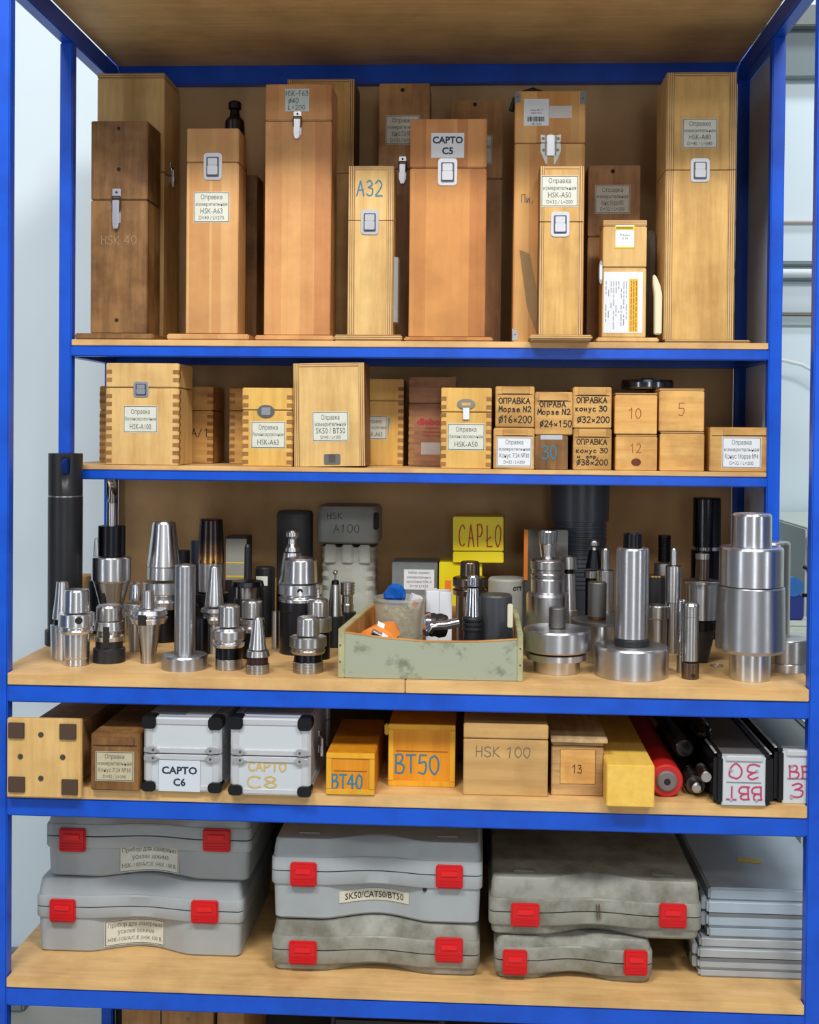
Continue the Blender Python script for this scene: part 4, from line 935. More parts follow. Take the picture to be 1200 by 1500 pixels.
# ------------------------------------------------------------------ the green wooden tray and what lies in it
a, b_ = at_z(495, 993, Z3), at_z(766, 999, Z3)
YF = (a.y+b_.y)/2; TX = (a.x+b_.x)/2; TW = (b_.x-a.x)/2; TD = .34
tr = thing('wooden_tray', 'worn green-painted open wooden tray full of small parts', 'tray', (TX, YF, Z3), 0)
GRN = paint('worn_green_paint', (158, 164, 142), .6, .55, (.16, .15, .13, 1), 22, lo=.34, hi=.46)
RAW = wood('raw_tray_wood', (222, 160, 92), (186, 122, 62), 'x', 0, .4)
TH = at_y(495, 922, YF).z-Z3
MB().prism([(-TW+.012, 0), (TW-.010, 0), (TW-.010, TH*.86), (TW*.5, TH*.80), (0, TH*.78), (-TW*.5, TH*.84), (-TW+.012, TH*.94)], 0, .011).bevel(.0015).build('front_board', GRN, tr)
MB().prism([(-TW+.0125, TH*.945), (-TW*.5, TH*.845), (0, TH*.785), (TW*.5, TH*.805), (TW-.0105, TH*.865), (TW-.0105, TH*.85), (TW*.5, TH*.79), (0, TH*.77), (-TW*.5, TH*.83), (-TW+.0125, TH*.93)], -.0004, .0115).build('worn_top_edge', RAW, tr)
GE = paint('pale_green_edge', (176, 172, 130), .6, .4, (.3, .28, .2, 1), 30)
XL, XR = at_y(541, 871, YF+TD).x-TX, at_y(758, 871, YF+TD).x-TX
MB().loft([[(-TW, 0, 0), (-TW+.012, 0, 0), (-TW+.012, 0, TH), (-TW, 0, TH*1.02)], [(XL, TD, 0), (XL+.012, TD, 0), (XL+.012, TD, TH), (XL, TD, TH*1.02)]]).bevel(.0012).build('side_board', GE, tr)
MB().loft([[(-TW+.0122, .012, .01), (-TW+.0132, .012, .01), (-TW+.0132, .012, TH*.99), (-TW+.0122, .012, TH*.99)], [(XL+.0122, TD, .01), (XL+.0132, TD, .01), (XL+.0132, TD, TH*.99), (XL+.0122, TD, TH*.99)]]).build('raw_inner_face', RAW, tr)
MB().loft([[(TW-.010, 0, 0), (TW, 0, 0), (TW, 0, TH*.97), (TW-.010, 0, TH*.97)], [(XR-.010, TD, 0), (XR, TD, 0), (XR, TD, TH*.97), (XR-.010, TD, TH*.97)]]).bevel(.0012).build('side_board', GE, tr)
MB().box(XL+.013, XR-.011, TD-.012, TD, 0, TH*.98).bevel(.0012).build('rear_board', RAW, tr)
MB().prism([(-TW+.013, .011), (TW-.011, .011), (XR-.012, TD-.012), (XL+.014, TD-.012)], .001, .008, axis='z').build('tray_floor', wood('tray_floor_wood', (150, 110, 70), (110, 76, 44), 'x', 0, .5), tr)
for k, (x, z) in enumerate(((-TW+.004, .03), (-TW+.004, .06), (TW-.005, .03), (TW-.005, .06))):
    MB().prism(disc(x, z, .0016, 8), -.0012, .001).build('nail_head', SCREW, tr)
ZT = Z3+.0085
# plastic tub
Yt = YF+.20; s = (Yt-CAM.y)/F_PX; p = at_y(586, 890, Yt)
tb = thing('plastic_tub', 'round clear plastic tub of small parts at the left of the tray', 'tub', (p.x, Yt, ZT))
h = at_y(586, 878, Yt).z-ZT; r0, r1 = 33*s, 37*s
prof = [(0, r0*.96), (.002, r0), (h, r1), (h, r1+.003), (h+.005, r1+.003), (h+.005, r1-.001), (h-.001, r1-.002), (.003, r0-.002)]
mb = MB(); rings = [[(r*math.cos(2*PI*k/48), r*math.sin(2*PI*k/48), z) for k in range(48)] for z, r in prof]
mb.loft(rings).build('tub_wall', clear_plastic('tub_plastic', (200, 196, 176), .38, .2), tb)
fill = MB(); fr = random.Random(3)
for k in range(70):
    a_, rr_ = fr.uniform(0, 2*PI), (r0-.010)*math.sqrt(fr.random()); c = Vector((rr_*math.cos(a_), rr_*math.sin(a_), fr.uniform(.012, h*.9)))
    fill.box(c.x-.006, c.x+.006, c.y-.004, c.y+.004, c.z-.003, c.z+.003, Matrix.Rotation(fr.uniform(0, 3), 3, Vector((fr.random(), fr.random(), 1)).normalized()))
tag(fill.build('small_parts', paint('olive_parts', (150, 146, 84), .5, .4, (.2, .2, .15, 1), 60), None, loc=(p.x, Yt, ZT)), 'heap of olive and grey small parts inside the clear tub', 'parts')['kind'] = 'stuff'
p2 = at_y(580, 876, Yt-.01)
bl = MB()
for k in range(7):
    bl.box(-.019, .021, -.013, .010, -.008, .006, Matrix.Rotation(k*.5, 3, Vector((.2, 1, .1)).normalized()), (0, 0, 0))
tag(bl.bevel(.002).build('blue_insert_bag', paint('blue_film', (20, 96, 190), .3, .2), None, loc=(p2.x-.002, Yt+.004, p2.z+.006)), 'crumpled blue bag sticking out of the clear tub', 'bag')
p2 = at_y(608, 873, Yt)
cx_ = thing('insert_box', 'tiny white and orange box tilted on the tub', 'box', (p2.x, Yt, p2.z-.012)); cx_.rotation_euler = (.1, .35, .3)
MB().box(-.011, .011, -.011, .011, -.012, .014).bevel(.001).build('carton', PAPERW, cx_)
MB().box(-.007, .004, -.0118, -.011, -.008, .004).build('orange_mark', plain('orange_print', (232, 120, 40), .5), cx_, smooth=0)
# white carton
Yc = YF+.225; s = (Yc-CAM.y)/F_PX; p = at_y(642, 885, Yc)
wc = thing('white_carton', 'plain white double carton standing in the middle of the tray', 'box', (p.x+.002, Yc, ZT), .12)
hh = at_y(642, 866, Yc).z-ZT
MB().box(-19*s, 0, 0, .05, 0, hh).bevel(.001).build('carton_half', PAPERW, wc); MB().box(.0005, 19*s, 0, .05, 0, hh*.98).bevel(.001).build('carton_half', PAPERW, wc)
GT = 'parts standing in the green tray'
tool('browned steel chuck at the right of the tray, behind the chrome spindle', 688, [
    ('shank', BROWNST, [(822, 12), (824, 14), (844, 14.5)]), ('flange', BROWNST, [(845, 23), (847, 25), (858, 25), (859, 22), (862, 22), (863, 25), (871, 24)]), ('body', BROWNST, [(871, 20), (905, 20), (935, 19)])], Y=YF+.225, z0=ZT, group=GT)
tool('chrome spindle with black ribbed foot, standing in the tray', 692.5, [
    ('tip', CHROME, [(843, 7), (845, 8), (859, 8)]), ('black_ring', BLACKOX, [(859, 7.5), (861, 7.5)]), ('spindle', CHROME, [(861, 8.2), (903, 11.5)]), ('foot', BLACKMT, [(903, 13)]+ribs(905, 926, 15, 3, 2)+[(950, 14)])], Y=YF+.10, z0=ZT, group=GT)
tool('dark slate round canister inside the tray at right', 726, [('canister', paint('slate_can', (62, 64, 68), .4, .15), [(870, 22), (873, 24), (955, 24)])], Y=YF+.13, z0=ZT, name='canister', cat='canister', group=GT)
p = at_y(747.5, 902, YF+.07)
tag(MB().prism(rrect(0, 0, .010, .044, .003), -.003, .003).bevel(.001).build('cream_tab', plain('cream_plastic', (214, 208, 180), .5), None, loc=(p.x, YF+.07, p.z)), 'cream plastic tab against the dark canister in the tray', 'tab')
p = at_y(747.5, 925, YF+.07)
tag(MB().box(-.005, .005, -.006, .006, 0, p.z-ZT+.003).bevel(.001).build('tab_holder', BLACKMT, None, loc=(p.x, YF+.07, ZT)), 'small black block under the cream tab in the tray', 'block')
# orange bag
p = at_y(560, 925, YF+.07)
ob = MB(); R = []
for k, (y, w_, h_) in enumerate(((0, .010, .004), (.01, .034, .018), (.04, .032, .020), (.07, .024, .020), (.09, .010, .010))):
    R.append([(w_*math.cos(2*PI*j/12)*(1+.1*math.sin(j*3+k)), y, h_+h_*math.sin(2*PI*j/12)*(1+.12*math.sin(j*2.3+k))) for j in range(12)])
obg = thing('orange_bag', 'small orange plastic bag lying at the left of the tray', 'bag', (p.x-.012, YF+.045, ZT+.040), -.3)
ob.loft(R).build('bag', paint('orange_film', (240, 140, 50), .4, .25, (.8, .5, .3, 1), 40), obg)
MB().prism([(-.002, .012), (.012, .010), (.014, .045), (0, .050)], -.0, .002).build('white_band', PAPERW, obg).rotation_euler = (-.35, 0, 0)
# small cylindrical plug, chrome knobs
def lying(name, label, cat, loc, prof, mats, axis_rot, group=None, n=28):
    t = thing(name, label, cat, loc, 0, group); t.rotation_euler = axis_rot
    for nm, mat, P in prof: MB().lathe(P, n).build(nm, mat, t)
    return t
p = at_y(546, 919, YF+.035)
lying('small_plug', 'little white and steel plug at the front left corner of the tray', 'plug', (p.x+.010, YF+.035, ZT+.066), [('cap', plain('white_plastic', (236, 236, 240), .4), [(.018, .007), (.006, .008)]), ('stem', STEEL, [(.006, .006), (-.012, .006)])], None, (0, 2.1, .3))
p = at_y(621, 915, YF+.07)
lying('clamping_screw', 'chrome rimmed clamping screw with black grip lying mid tray', 'screw', (p.x+.012, YF+.085, p.z-.002), [('rim', CHROME, [(.016, .014), (.014, .020), (.008, .023), (.004, .023)]), ('tread', BLACKMT, [(.004, .021), (-.004, .0225), (-.010, .021), (-.018, .023), (-.030, .020)])], None, (0, -1.45, .25))
p1, p2 = at_y(630, 920, YF+.05), at_y(672, 914, YF+.05)
P = [(p1.x-.003, YF+.05, p1.z-.006), (p1.x+.003, YF+.05, p1.z+.004), (p1.x+.014, YF+.052, p1.z+.005), (p1.x+.030, YF+.055, p2.z-.003), (p2.x, YF+.06, p2.z+.002)]
tag(MB().tube(P, .009, 14).build('chrome_elbow', CHROME), 'curved chrome elbow lying across the tray front', 'fitting')
for k, x in enumerate((712, 722, 731)):
    a_, b2 = at_y(x, 924, YF+.045), at_y(x+14, 918, YF+.075)
    tag(MB().tube([(a_.x, YF+.030, ZT+.052), (b2.x, YF+.075, ZT+.056)], .0022, 8).build('steel_pin', CHROME), ['leftmost of the three thin steel pins before the dark canister', 'middle one of the three thin steel pins before the dark canister', 'rightmost of the three thin steel pins before the dark canister'][k], 'pin', 'steel pins in the tray')
tag(MB().box(-.10, .11, .03, .10, .001, .036).bevel(.003).build('dark_packing', plain('dark_foam', (50, 46, 44), .8), None, loc=(TX+.01, YF, ZT)), 'dark packing filling the bottom of the tray', 'packing')
tag(MB().box(.03, .125, -.0, .05, .037, .041).bevel(.001).build('dark_sheet', plain('grey_foam', (60, 58, 58), .7), None, loc=(TX, YF+.02, ZT)), 'dark grey sheet under the steel pins in the tray', 'sheet')
# behind the tray
bx = crate('grey plastic case with printed label, behind the left half of the tray', (574, 641, 824, 905), .52, .10, Z3, paint('grey_case_plastic', (122, 128, 128), .5, .3), name='small_case', group=None)
pl = lab(bx, (592, 636, 834, 864), [('Набор оправок', .13, .15, .7), ('измерительных', .13, .38, .8), ('хвостовик HSK-A', .13, .60, .85), ('D=16 L=150', .13, .82, .6)], mat=PAPERW, border=False)
YEL = paint('yellow_plastic', (226, 206, 20), .35, .12, (.7, .6, .3, 1), 12)
bx = crate('lower yellow plastic box with orange mark, beneath the CAPTO one', (643, 706, 824, 905), .50, .10, Z3, YEL, name='yellow_case', group='yellow plastic cases')
a = bx[1](652, 850); b2 = bx[1](661, 866)
MB().box(a[0], b2[0], -.0006, 0, b2[1], a[1]).build('orange_mark', plain('orange_print', (232, 120, 40), .5), bx[0], smooth=0)
zt = bx[0].location.z+bx[3]
bx2 = crate('upper yellow plastic box with CAPTO handwritten in red', (664, 738, 757, 824), .49, .11, zt+.0005, YEL, name='yellow_case', group='yellow plastic cases', seam=808)
hand(bx2, [('CAPŁO', 673, 800, 13.2, 31)], plain('red_marker', (176, 40, 20), .5), .0026, wide=.62)
a = bx2[1](667, 812)
bx2[0].rotation_euler = (0, -.012, -.05)
t = tool('low grey round tin marked OTT behind the tray right corner', 743, [('tin', paint('grey_tin', (158, 158, 150), .5, .3), [(846, 26), (849, 28), (905, 28)])], Y=.50, name='round_tin', cat='tin', group=None)
print_text('printed_text', [('OTT', 0, at_y(760, 859, .5).z-Z3, .008, .022)], INKK, t, -28*(.50-CAM.y)/F_PX-.0006, .04).rotation_euler = (0, 0, .52)

# ------------------------------------------------------------------ the narrow shelf of lying boxes
G4 = 'boxes lying on the narrow shelf'
def yfoot(x, y, z): return at_z(x, y, z).y
FELT = plain('brown_felt', (78, 58, 44), .9)
Y = -.012
bx = crate('pale square board with four brown felt pads, end of a box lying at far left', (10, 119, 1053, 1165), -.018, .012, Z4-.016, W_PALE, group=G4)
t = bx[0]
for r in ((13, 36, 1058, 1081), (88, 112, 1060, 1083), (13, 37, 1137, 1160), (91, 114, 1141, 1164)):
    a, b = bx[1](r[0], r[2]), bx[1](r[1], r[3]); MB().box(a[0], b[0], -.004, 0, b[1], a[1]).bevel(.0006).build('felt_pad', FELT, t)
for x, y in ((60, 1076), (30, 1108), (92, 1109), (60, 1140)):
    c = bx[1](x, y); MB().prism(disc(c[0], c[1], .005, 14), -.0016, 0).bevel(.0005).build('screw', SCREW, t)
a, b = bx[1](30, 1068), bx[1](108, 1148)
MB().box(a[0], b[0], .012, .46, .0164, a[1]).bevel(.001).build('long_body', W_BROWN, t)
bx = crate('small dark wooden box with paper Морзе label, beside the felt-padded board', (133, 204, 1075, 1158), yfoot(168, 1158, Z4), .38, Z4, W_OLD, slot=(141, 197, 1079, 1092), group=G4)
lab(bx, (140, 196, 1100, 1145), [('Оправка', .15, .17, .5), ('измерительная', .13, .40, .88), ('Конус 7:24 №50', .14, .62, .85), ('D=32 / L=300', .11, .84, .6)], mat=paint('aged_paper', (196, 184, 152), .7, .25))
ALU = paint('silver_laminate', (196, 202, 206), .3, .08, (.8, .8, .8, 1), 20); ALUX = plain('aluminium_trim', (232, 234, 238), .3, .6)
BLKP = plain('black_corner_plastic', (16, 16, 20), .25)
def alucase(label, px, Y, dep, words, top_note=False):
    xl, xr, yt, yb = px; ym = (yt+yb)/2
    A, B = at_y(xl, ym, Y), at_y(xr, ym, Y); zt = at_y((xl+xr)/2, yt, Y).z-Z4; W = B.x-A.x
    t = thing('aluminium_case', label, 'case', ((A.x+B.x)/2, Y, Z4), 0, 'small aluminium cases')
    zs = zt*.51; f = .0285
    for nm, a, b in (('lower_shell', .003, zs-.001), ('lid_shell', zs+.001, zt-.002)):
        MB().box(-W/2+.006, W/2-.006, .0018, dep-.004, a, b).build(nm, ALU, t)
    for s in (-1, 1):
        for y in (0, dep-.018):
            for a, b in ((.018, zs-.001), (zs+.001, zt-.018)):
                MB().prism([(p*1.0, q) for p, q in [(s*(W/2-.016), y), (s*(W/2-.005), y), (s*(W/2), y+.005), (s*(W/2), y+.018), (s*(W/2-.016), y+.018)]], a, b, 'z').bevel(.001).build('edge_profile', ALUX, t)
    for z0, z1 in ((0, .014), (zt-.016, zt)):
        for y in (0, dep-.016):
            MB().box(-W/2+.020, W/2-.020, y, y+.016, z0, z1).bevel(.0035, 3).build('edge_profile', ALUX, t)
        for s in (-1, 1): MB().box(*sorted((s*W/2, s*(W/2-.016))), .02, dep-.02, z0, z1).bevel(.0035, 3).build('edge_profile', ALUX, t)
    MB().box(-W/2+.018, W/2-.018, -.0012, .006, zs-.011, zs-.001).bevel(.001).build('seam_profile', ALUX, t)
    MB().box(-W/2+.018, W/2-.018, -.0012, .006, zs+.001, zs+.011).bevel(.001).build('seam_profile', ALUX, t)
    for s in (-1, 1):
        for z in (.012, zt-.012):
            m_ = MB()
            zl, zh = (-.0003, .018) if z < .05 else (zt-.021, zt+.0025)
            m_.prism(rrect(s*(W/2-.0105), (zl+zh)/2, .026, zh-zl, .0075, 6), -.005, .026).bevel(.002, 2)
            m_.build('black_corner', BLKP, t)
        for sg in (-1, 1):
            z = zs+sg*.0075; q = [(s*(W/2-.002), z-.005), (s*(W/2-.022), z-.007), (s*(W/2-.031), z), (s*(W/2-.022), z+.007), (s*(W/2-.002), z+.005)]
            c_ = MB().prism(q if s > 0 else q, -.0050, -.0005).bevel(.0014, 2).build('clasp', CHR, t)
            MB().prism(disc(s*(W/2-.019), z, .0022, 10), -.0062, -.0048).build('rivet', SCREW, c_)
    latch(t, 'draw', 0, 0, .02, .05, 0, 'side_clasp').rotation_euler = (0, 0, PI/2)
    o = [c for c in t.children if c.name.startswith('side_clasp')][0]; o.location = (W/2+.002, .10, zs)
    if top_note: MB().box(.0, .05, .03, .12, zt-.0016, zt-.0005).build('top_sticker', PAPER, t, smooth=0)
    return t, (lambda x, y: (at_y(x, y, Y).x-t.location.x, at_y(x, y, Y).z-Z4)), W, zt
bx = alucase('aluminium case with printed white CAPTO C6 label', (210, 324, 1051, 1170), -.012, .30, None, True)
pl = lab(bx, (233, 293, 1113, 1160), [('CAPTO', .23, .32, .86), ('C6', .23, .70, .30)], mat=plain('label_white', (204, 212, 220), .45), ink=INKN, border=False, bold=.03, y=-.0)
bx = alucase('aluminium case with CAPTO C8 handwritten in ochre', (337, 455, 1052, 1174), -.022, .30, None)
handwrite('handwriting', [('CAPTO', *bx[1](364, 1129), .0140, .015), ('C8', *bx[1](362, 1154), .030, .021)], INKO, bx[0], y=.0012, pen=.0024)
def framed(label, px, Y, dep, words, wy, cw, hgt, clasp=False):
    bx = crate(label, px, Y, dep, Z4, W_ORANGE, name='amber_box', group='amber varnished boxes')
    t, loc, W, zt = bx; f = .010
    for r in ((-W/2, W/2, 0, f), (-W/2, W/2, zt-f, zt), (-W/2, -W/2+f, f, zt-f), (W/2-f, W/2, f, zt-f)):
        MB().box(r[0]+.0002, r[1]-.0002, -.0022, .004, r[2]+.0002, r[3]-.0002).bevel(.0008).build('frame_strip', W_AMBF, t)
    for k in (.014, ): MB().box(-W/2+k, W/2-k, -.0008, 0, zt*.56, zt*.56+.0012).build('lid_seam', plain('dark_amber', (130, 76, 20), .6), t)
    hand(bx, [(words, wy[0], wy[1], cw, hgt)], INKB, .0032)
    return bx
framed('smaller amber box marked BT40 in blue', (478, 549, 1103, 1163), yfoot(513, 1164, Z4), .26, 'BT40', (486, 1155), 12, 21)
bx = framed('larger amber box marked BT50 in blue with brass clasp on its left', (569, 667, 1061, 1151), yfoot(618, 1152, Z4), .22, 'BT50', (579, 1132), 17, 27)
MB().box(-bx[2]/2-.008, -bx[2]/2, .006, .022, bx[3]*.80, bx[3]*.98).bevel(.002).build('brass_clasp', plain('polished_brass', (220, 180, 70), .2, 1.0), bx[0])
bx = crate('pale wooden box with HSK 100 pencilled on the front', (679, 803, 1061, 1165), yfoot(740, 1166, Z4), .30, Z4, wood('dusty_ply', (206, 166, 106), (180, 138, 82), 'x', 0, .25), seam=1083, group=G4)
hand(bx, [('HSK 100', 697, 1108, 12.6, 15)], PENCIL, .0015)
bx = crate('rough framed wooden box marked 13 with a loose lid board', (808, 884, 1086, 1166), yfoot(845, 1166, Z4), .34, Z4, wood('sawn_frame', (206, 166, 110), (130, 90, 50), 'x', 0, .5), seam=1093, group=G4)
a, b = bx[1](821, 1097), bx[1](872, 1149)
MB().box(a[0], b[0], -.0012, .0, b[1], a[1]).bevel(.0006).build('end_panel', W_SMALLO, bx[0])
hand(bx, [('13', 838, 1132, 8, 12)], INKK, .0012, y=-.0018)
a, b = bx[1](807, 1085), bx[1](890, 1090.5)
MB().box(a[0], b[0], -.008, .34, bx[3]-.001, bx[3]+.006).bevel(.001).build('lid_board', wood('lid_board_ply', (206, 176, 130), (150, 116, 76), 'y', 0, .4), bx[0])
bx = crate('light yellow long box pushed over the shelf front edge', (889, 959, 1121, 1181), -.035, .50, Z4, W_YBOX, name='yellow_box', group=None)
T4 = 'rod-like tools lying on the narrow shelf'
def rod(label, cx, cy, Y0, prof, name='lying_tool', cat='tool', n=30, yaw=0):
    """a lathe lying on its side, pointing at the aisle; its axis passes through (cx, cy) at depth Y0; prof: (name, mat, [(distance back from Y0, r)])"""
    p = at_y(cx, cy, Y0); t = thing(name, label, cat, tuple(p), yaw, T4)
    for nm, mat, P in prof: MB().lathe([(-a, b) for a, b in P][::1], n, axis='y').build(nm, mat, t)
    return t
REDP = plain('red_plastic', (190, 34, 30), .35)
r_ = 25/ (F_PX/(.02-CAM.y))
p = at_y(978, 1144, .03); r_ = p.z-Z4
rod('red round plastic tube with grey plugged end, beside the yellow box', 977, 1144, .03, [('tube', REDP, [(0, r_*.92), (.003, r_), (.42, r_)]), ('plug', plain('grey_plug', (112, 104, 104), .5), [(-.006, .016), (-.003, .019), (0, .019)]), ('plug_hole', DARK, [(-.0065, .006), (-.006, .006)])])
FILM = paint('dark_wrap_film', (40, 36, 33), .15, .5, (.3, .3, .3, 1), 60, .8)
def rodz(r): return Z4+r
def rod2(label, X_px, Y0, r, prof, z=None):
    """rod resting on the shelf: the axis sits at radius height"""
    cy = 1100
    p = at_y(X_px, cy, Y0); t = thing('lying_tool', label, 'tool', (p.x, Y0, Z4+r if z is None else z), 0, T4)
    for nm, mat, P in prof: MB().lathe([(-a, b) for a, b in P], 30, axis='y').build(nm, mat, t)
    return t
rod2('film-wrapped dark tool bar lying right of the red tube', 1020, .05, .018, [('bar', FILM, ribs(0, .16, .0175, 12, .002)+[(.40, .018)]), ('nose', STEEL_D, [(-.02, .006), (-.018, .010), (0, .012)])])
rod2('second wrapped dark tool bar above the first, farther back', 1003, .14, .022, [('bar', FILM, [(0, .016), (.01, .022), (.09, .022), (.092, .019), (.34, .019)])], z=Z4+.062)
rod2('shiny dark taper tool with ball nose lying on the black-edged case', 1031, .10, .017, [('nose', steel('dark_mirror', (60, 60, 66), .12, 0), [(-.01, .004), (-.004, .011), (.006, .016), (.03, .017)]), ('flange', CHROME, [(.03, .014), (.04, .014)]), ('bar', BLACKOX, [(.04, .016), (.30, .016)])], z=Z4+.101)
rod2('small chrome ribbed tool against the black-edged case', 1035.5, .0, .010, [('ribbed_end', STEEL_D, ribs(0, .05, .0095, 6, .0015)+[(.06, .009)])], z=Z4+.047)
def longcase(label, px, Y, dep, words, col):
    xl, xr, yt, yb = px; ym = (yt+yb)/2
    A, B = at_y(xl, ym, Y), at_y(xr, ym, Y); zt = at_y((xl+xr)/2, yt, Y).z-Z4; W = B.x-A.x
    t = thing('long_tool_case', label, 'case', ((A.x+B.x)/2, Y, Z4), 0, 'long cases with black corners')
    MB().box(-W/2+.014, W/2-.014, .0, dep, 0, zt-.004).bevel(.001).build('silver_shell', ALU, t)
    MB().box(-W/2+.016, W/2-.016, .02, dep-.02, zt-.004, zt-.0035+.001).build('top_panel', plain('dark_grey_laminate', (92, 92, 90), .35), t)
    for s in (-1, 1):
        x0, x1 = sorted((s*W/2, s*(W/2-.022)))
        m_ = MB(); m_.box(x0, x1, -.002, dep, .0, zt); m_.bevel(.007, 4); m_.build('black_edge', BLKP, t)
        MB().box(*sorted((s*(W/2-.002), s*(W/2-.006))), .01, dep, zt-.0005, zt+.0015).build('bright_strip', ALUX, t)
    MB().box(-W/2+.02, W/2-.02, -.0035, 0, zt*.88, zt-.001).bevel(.0015).build('top_profile', ALUX, t)
    MB().box(-W/2+.022, W/2-.022, -.0012, 0, zt*.455, zt*.465).build('seam', plain('seam_grey', (110, 114, 118), .5), t)
    for x in (-W/2+.030, W/2-.030):
        for z in (zt*.12, zt*.70): MB().prism(disc(x, z, .0028, 12), -.0022, 0).bevel(.0004).build('rivet', CHR, t)
    o = handwrite('handwriting', words(W, zt), INKP, t, y=-.0008, pen=.0026)
    return t, o
t, o = longcase('long case with black corners and upside-down pink BBT 30', (1046, 1134, 1106, 1172), -.008, .55, lambda W, z: [('BBT', -.031, -.0, .022, .023), ('30', -.027, -.040, .030, .026)], 0)
W_ = 0; o.rotation_euler = (0, PI, 0); o.location = (0, 0, .034)
t, o = longcase('second long case, partly hidden by the right post, with pink lettering', (1135, 1228, 1098, 1164), .012, .55, lambda W, z: [('BBT', -.030, .045, .022, .023), ('30', -.027, .012, .030, .024)], 0)

# ------------------------------------------------------------------ grey plastic cases on the bottom shelf
GC = paint('grey_case_shell', (164, 170, 172), .42, .22, (.5, .5, .48, 1), 7)
GCD = paint('dirty_grey_case_shell', (146, 146, 136), .5, .75, (.42, .38, .30, 1), 13)
GCB = paint('bluish_grey_case_shell', (162, 176, 188), .4, .15, (.5, .5, .48, 1), 7)
REDC = plain('red_clasp', (205, 14, 22), .35)
def ncase(label, px, z0, Y, dep, mat, seams, clasps, arc=(.21, .5), lid_mat=None, rz=0, group='grey plastic tool cases', recess=.034):
    """px front rectangle; seams = photo rows of rim bottom and rim top; the front swings back in the middle"""
    xl, xr, yt, yb = px; ym = (yt+yb)/2
    A, B = at_y(xl, ym, Y), at_y(xr, ym, Y); xm = (xl+xr)/2
    zr = lambda r: max(at_y(xm, r, Y).z-z0, 0); W = B.x-A.x
    t = thing('grey_tool_case', label, 'case', ((A.x+B.x)/2, Y, z0), rz, group)
    za, zb, zt = zr(seams[0]), zr(seams[1]), zr(yt)
    def outline(z, ins, rec, r=.012):
        N = 28; P = []
        x0, x1 = -W/2+ins, W/2-ins
        for k in range(4): a = PI+k*PI/8; P.append((x0+r+r*math.cos(a), ins+r+r*math.sin(a), z))
        for k in range(N+1):
            x = x0+r+(x1-x0-2*r)*k/N; u = abs(x)/(W/2)
            f = 0 if u > arc[1] else (.5+.5*math.cos(PI*u/arc[1]))**.75
            P.append((x, ins+rec*f, z))
        for k in range(4): a = -PI/2+(k+1)*PI/8; P.append((x1-r+r*math.cos(a), ins+r+r*math.sin(a), z))
        for k in range(4): a = k*PI/8; P.append((x1-r+r*math.cos(a), dep-ins-r+r*math.sin(a), z))
        for k in range(4): a = PI/2+k*PI/8; P.append((x0+r+r*math.cos(a), dep-ins-r+r*math.sin(a), z))
        return P
    rc = recess
    MB().loft([outline(0, .010, rc), outline(.004, .006, rc), outline(za-.003, .004, rc)]).build('lower_shell', mat, t)
    zm = (za+zb)/2
    MB().loft([outline(za-.003, .0015, rc*.42), outline(za, .0, rc*.40), outline(zm-.0012, .0, rc*.40)]).build('lower_rim', mat, t)
    MB().loft([outline(zm-.0012, .003, rc*.45), outline(zm+.0012, .003, rc*.45)]).build('rim_gap', plain('case_gap', (60, 60, 58), .8), t)
    MB().loft([outline(zm+.0012, .0, rc*.40), outline(zb, .0, rc*.40), outline(zb+.003, .0015, rc*.42)]).build('upper_rim', lid_mat or mat, t)
    h = zt-zb
    MB().loft([outline(zb+.003, .003, rc*.45), outline(zb+h*.5, .0045, rc*.66), outline(zt-.004, .007, rc*.92), outline(zt-.001, .009, rc*.95), outline(zt, .013, rc*.98)]).build('lid_shell', lid_mat or mat, t)
    for c in clasps:
        a, b = at_y(c[0], c[2], Y), at_y(c[1], c[3], Y)
        cxm, w, z0_, z1_ = (a.x+b.x)/2-t.location.x, b.x-a.x, b.z-z0, a.z-z0
        o = MB().box(-w/2, w/2, -.008, .004, z0_, z1_).bevel(.0025, 2).build('clasp', REDC, t, loc=(cxm, 0, 0))
        hh = z1_-z0_
        MB().box(-w*.30, w*.30, -.0105, -.008, z0_+hh*.55, z0_+hh*.78).bevel(.001).build('push_tab', plain('bright_red_tab', (225, 24, 30), .3), o)
        for k in range(3): MB().box(-w*.42, w*.42, -.0095, -.0075, z0_+hh*(.10+.12*k), z0_+hh*(.15+.12*k)).bevel(.0006).build('grip_rib', REDC, o)
    for s in (-.33, .33): MB().box(W*s-.02, W*s+.02, .035, .047, zt, zt+.002).bevel(.0008).build('top_foot', mat, t)
    fn = lambda x: .0045+rc*(0 if abs(x)/(W/2) > arc[1] else (.5+.5*math.cos(PI*abs(x)/(W/2)/arc[1]))**.75)
    return t, (lambda x, y: (at_y(x, y, Y).x-t.location.x, at_y(x, y, Y).z-z0)), W, zt, fn
def curved_label(bx, r, lines, y=.0, mat=PAPER, sag=.0, ink=INKG, border=True, bold=0):
    """a paper label that follows the swung-back front of the case"""
    Yd = bx[0].location.y+bx[4](0)*.55; o_ = bx[0].location; a, b = at_y(r[0], r[2], Yd)-o_, at_y(r[1], r[3], Yd)-o_
    sh = max(0, .004-b.z); a, b = (a.x, a.z+sh), (b.x, b.z+sh)
    pl = paper(bx[0], a[0], b[0], b[1], a[1], lines, mat=mat, y=0, ink=ink, border=border, bold=bold)
    x0 = pl.location.x
    for o in [pl]+list(pl.children):
        bm = bmesh.new(); bm.from_mesh(o.data)
        if not o.name.startswith('printed_text'):
            xs = [v.co.x for v in bm.verts]; lo, hi = min(xs), max(xs)
            for k in range(1, 10):
                x = lo+(hi-lo)*k/10
                bmesh.ops.bisect_plane(bm, geom=bm.verts[:]+bm.edges[:]+bm.faces[:], plane_co=(x, 0, 0), plane_no=(1, 0, 0))
        for v in bm.verts: v.co.y += bx[4](v.co.x+x0)-.0006
        bm.to_mesh(o.data); bm.free()
    return pl
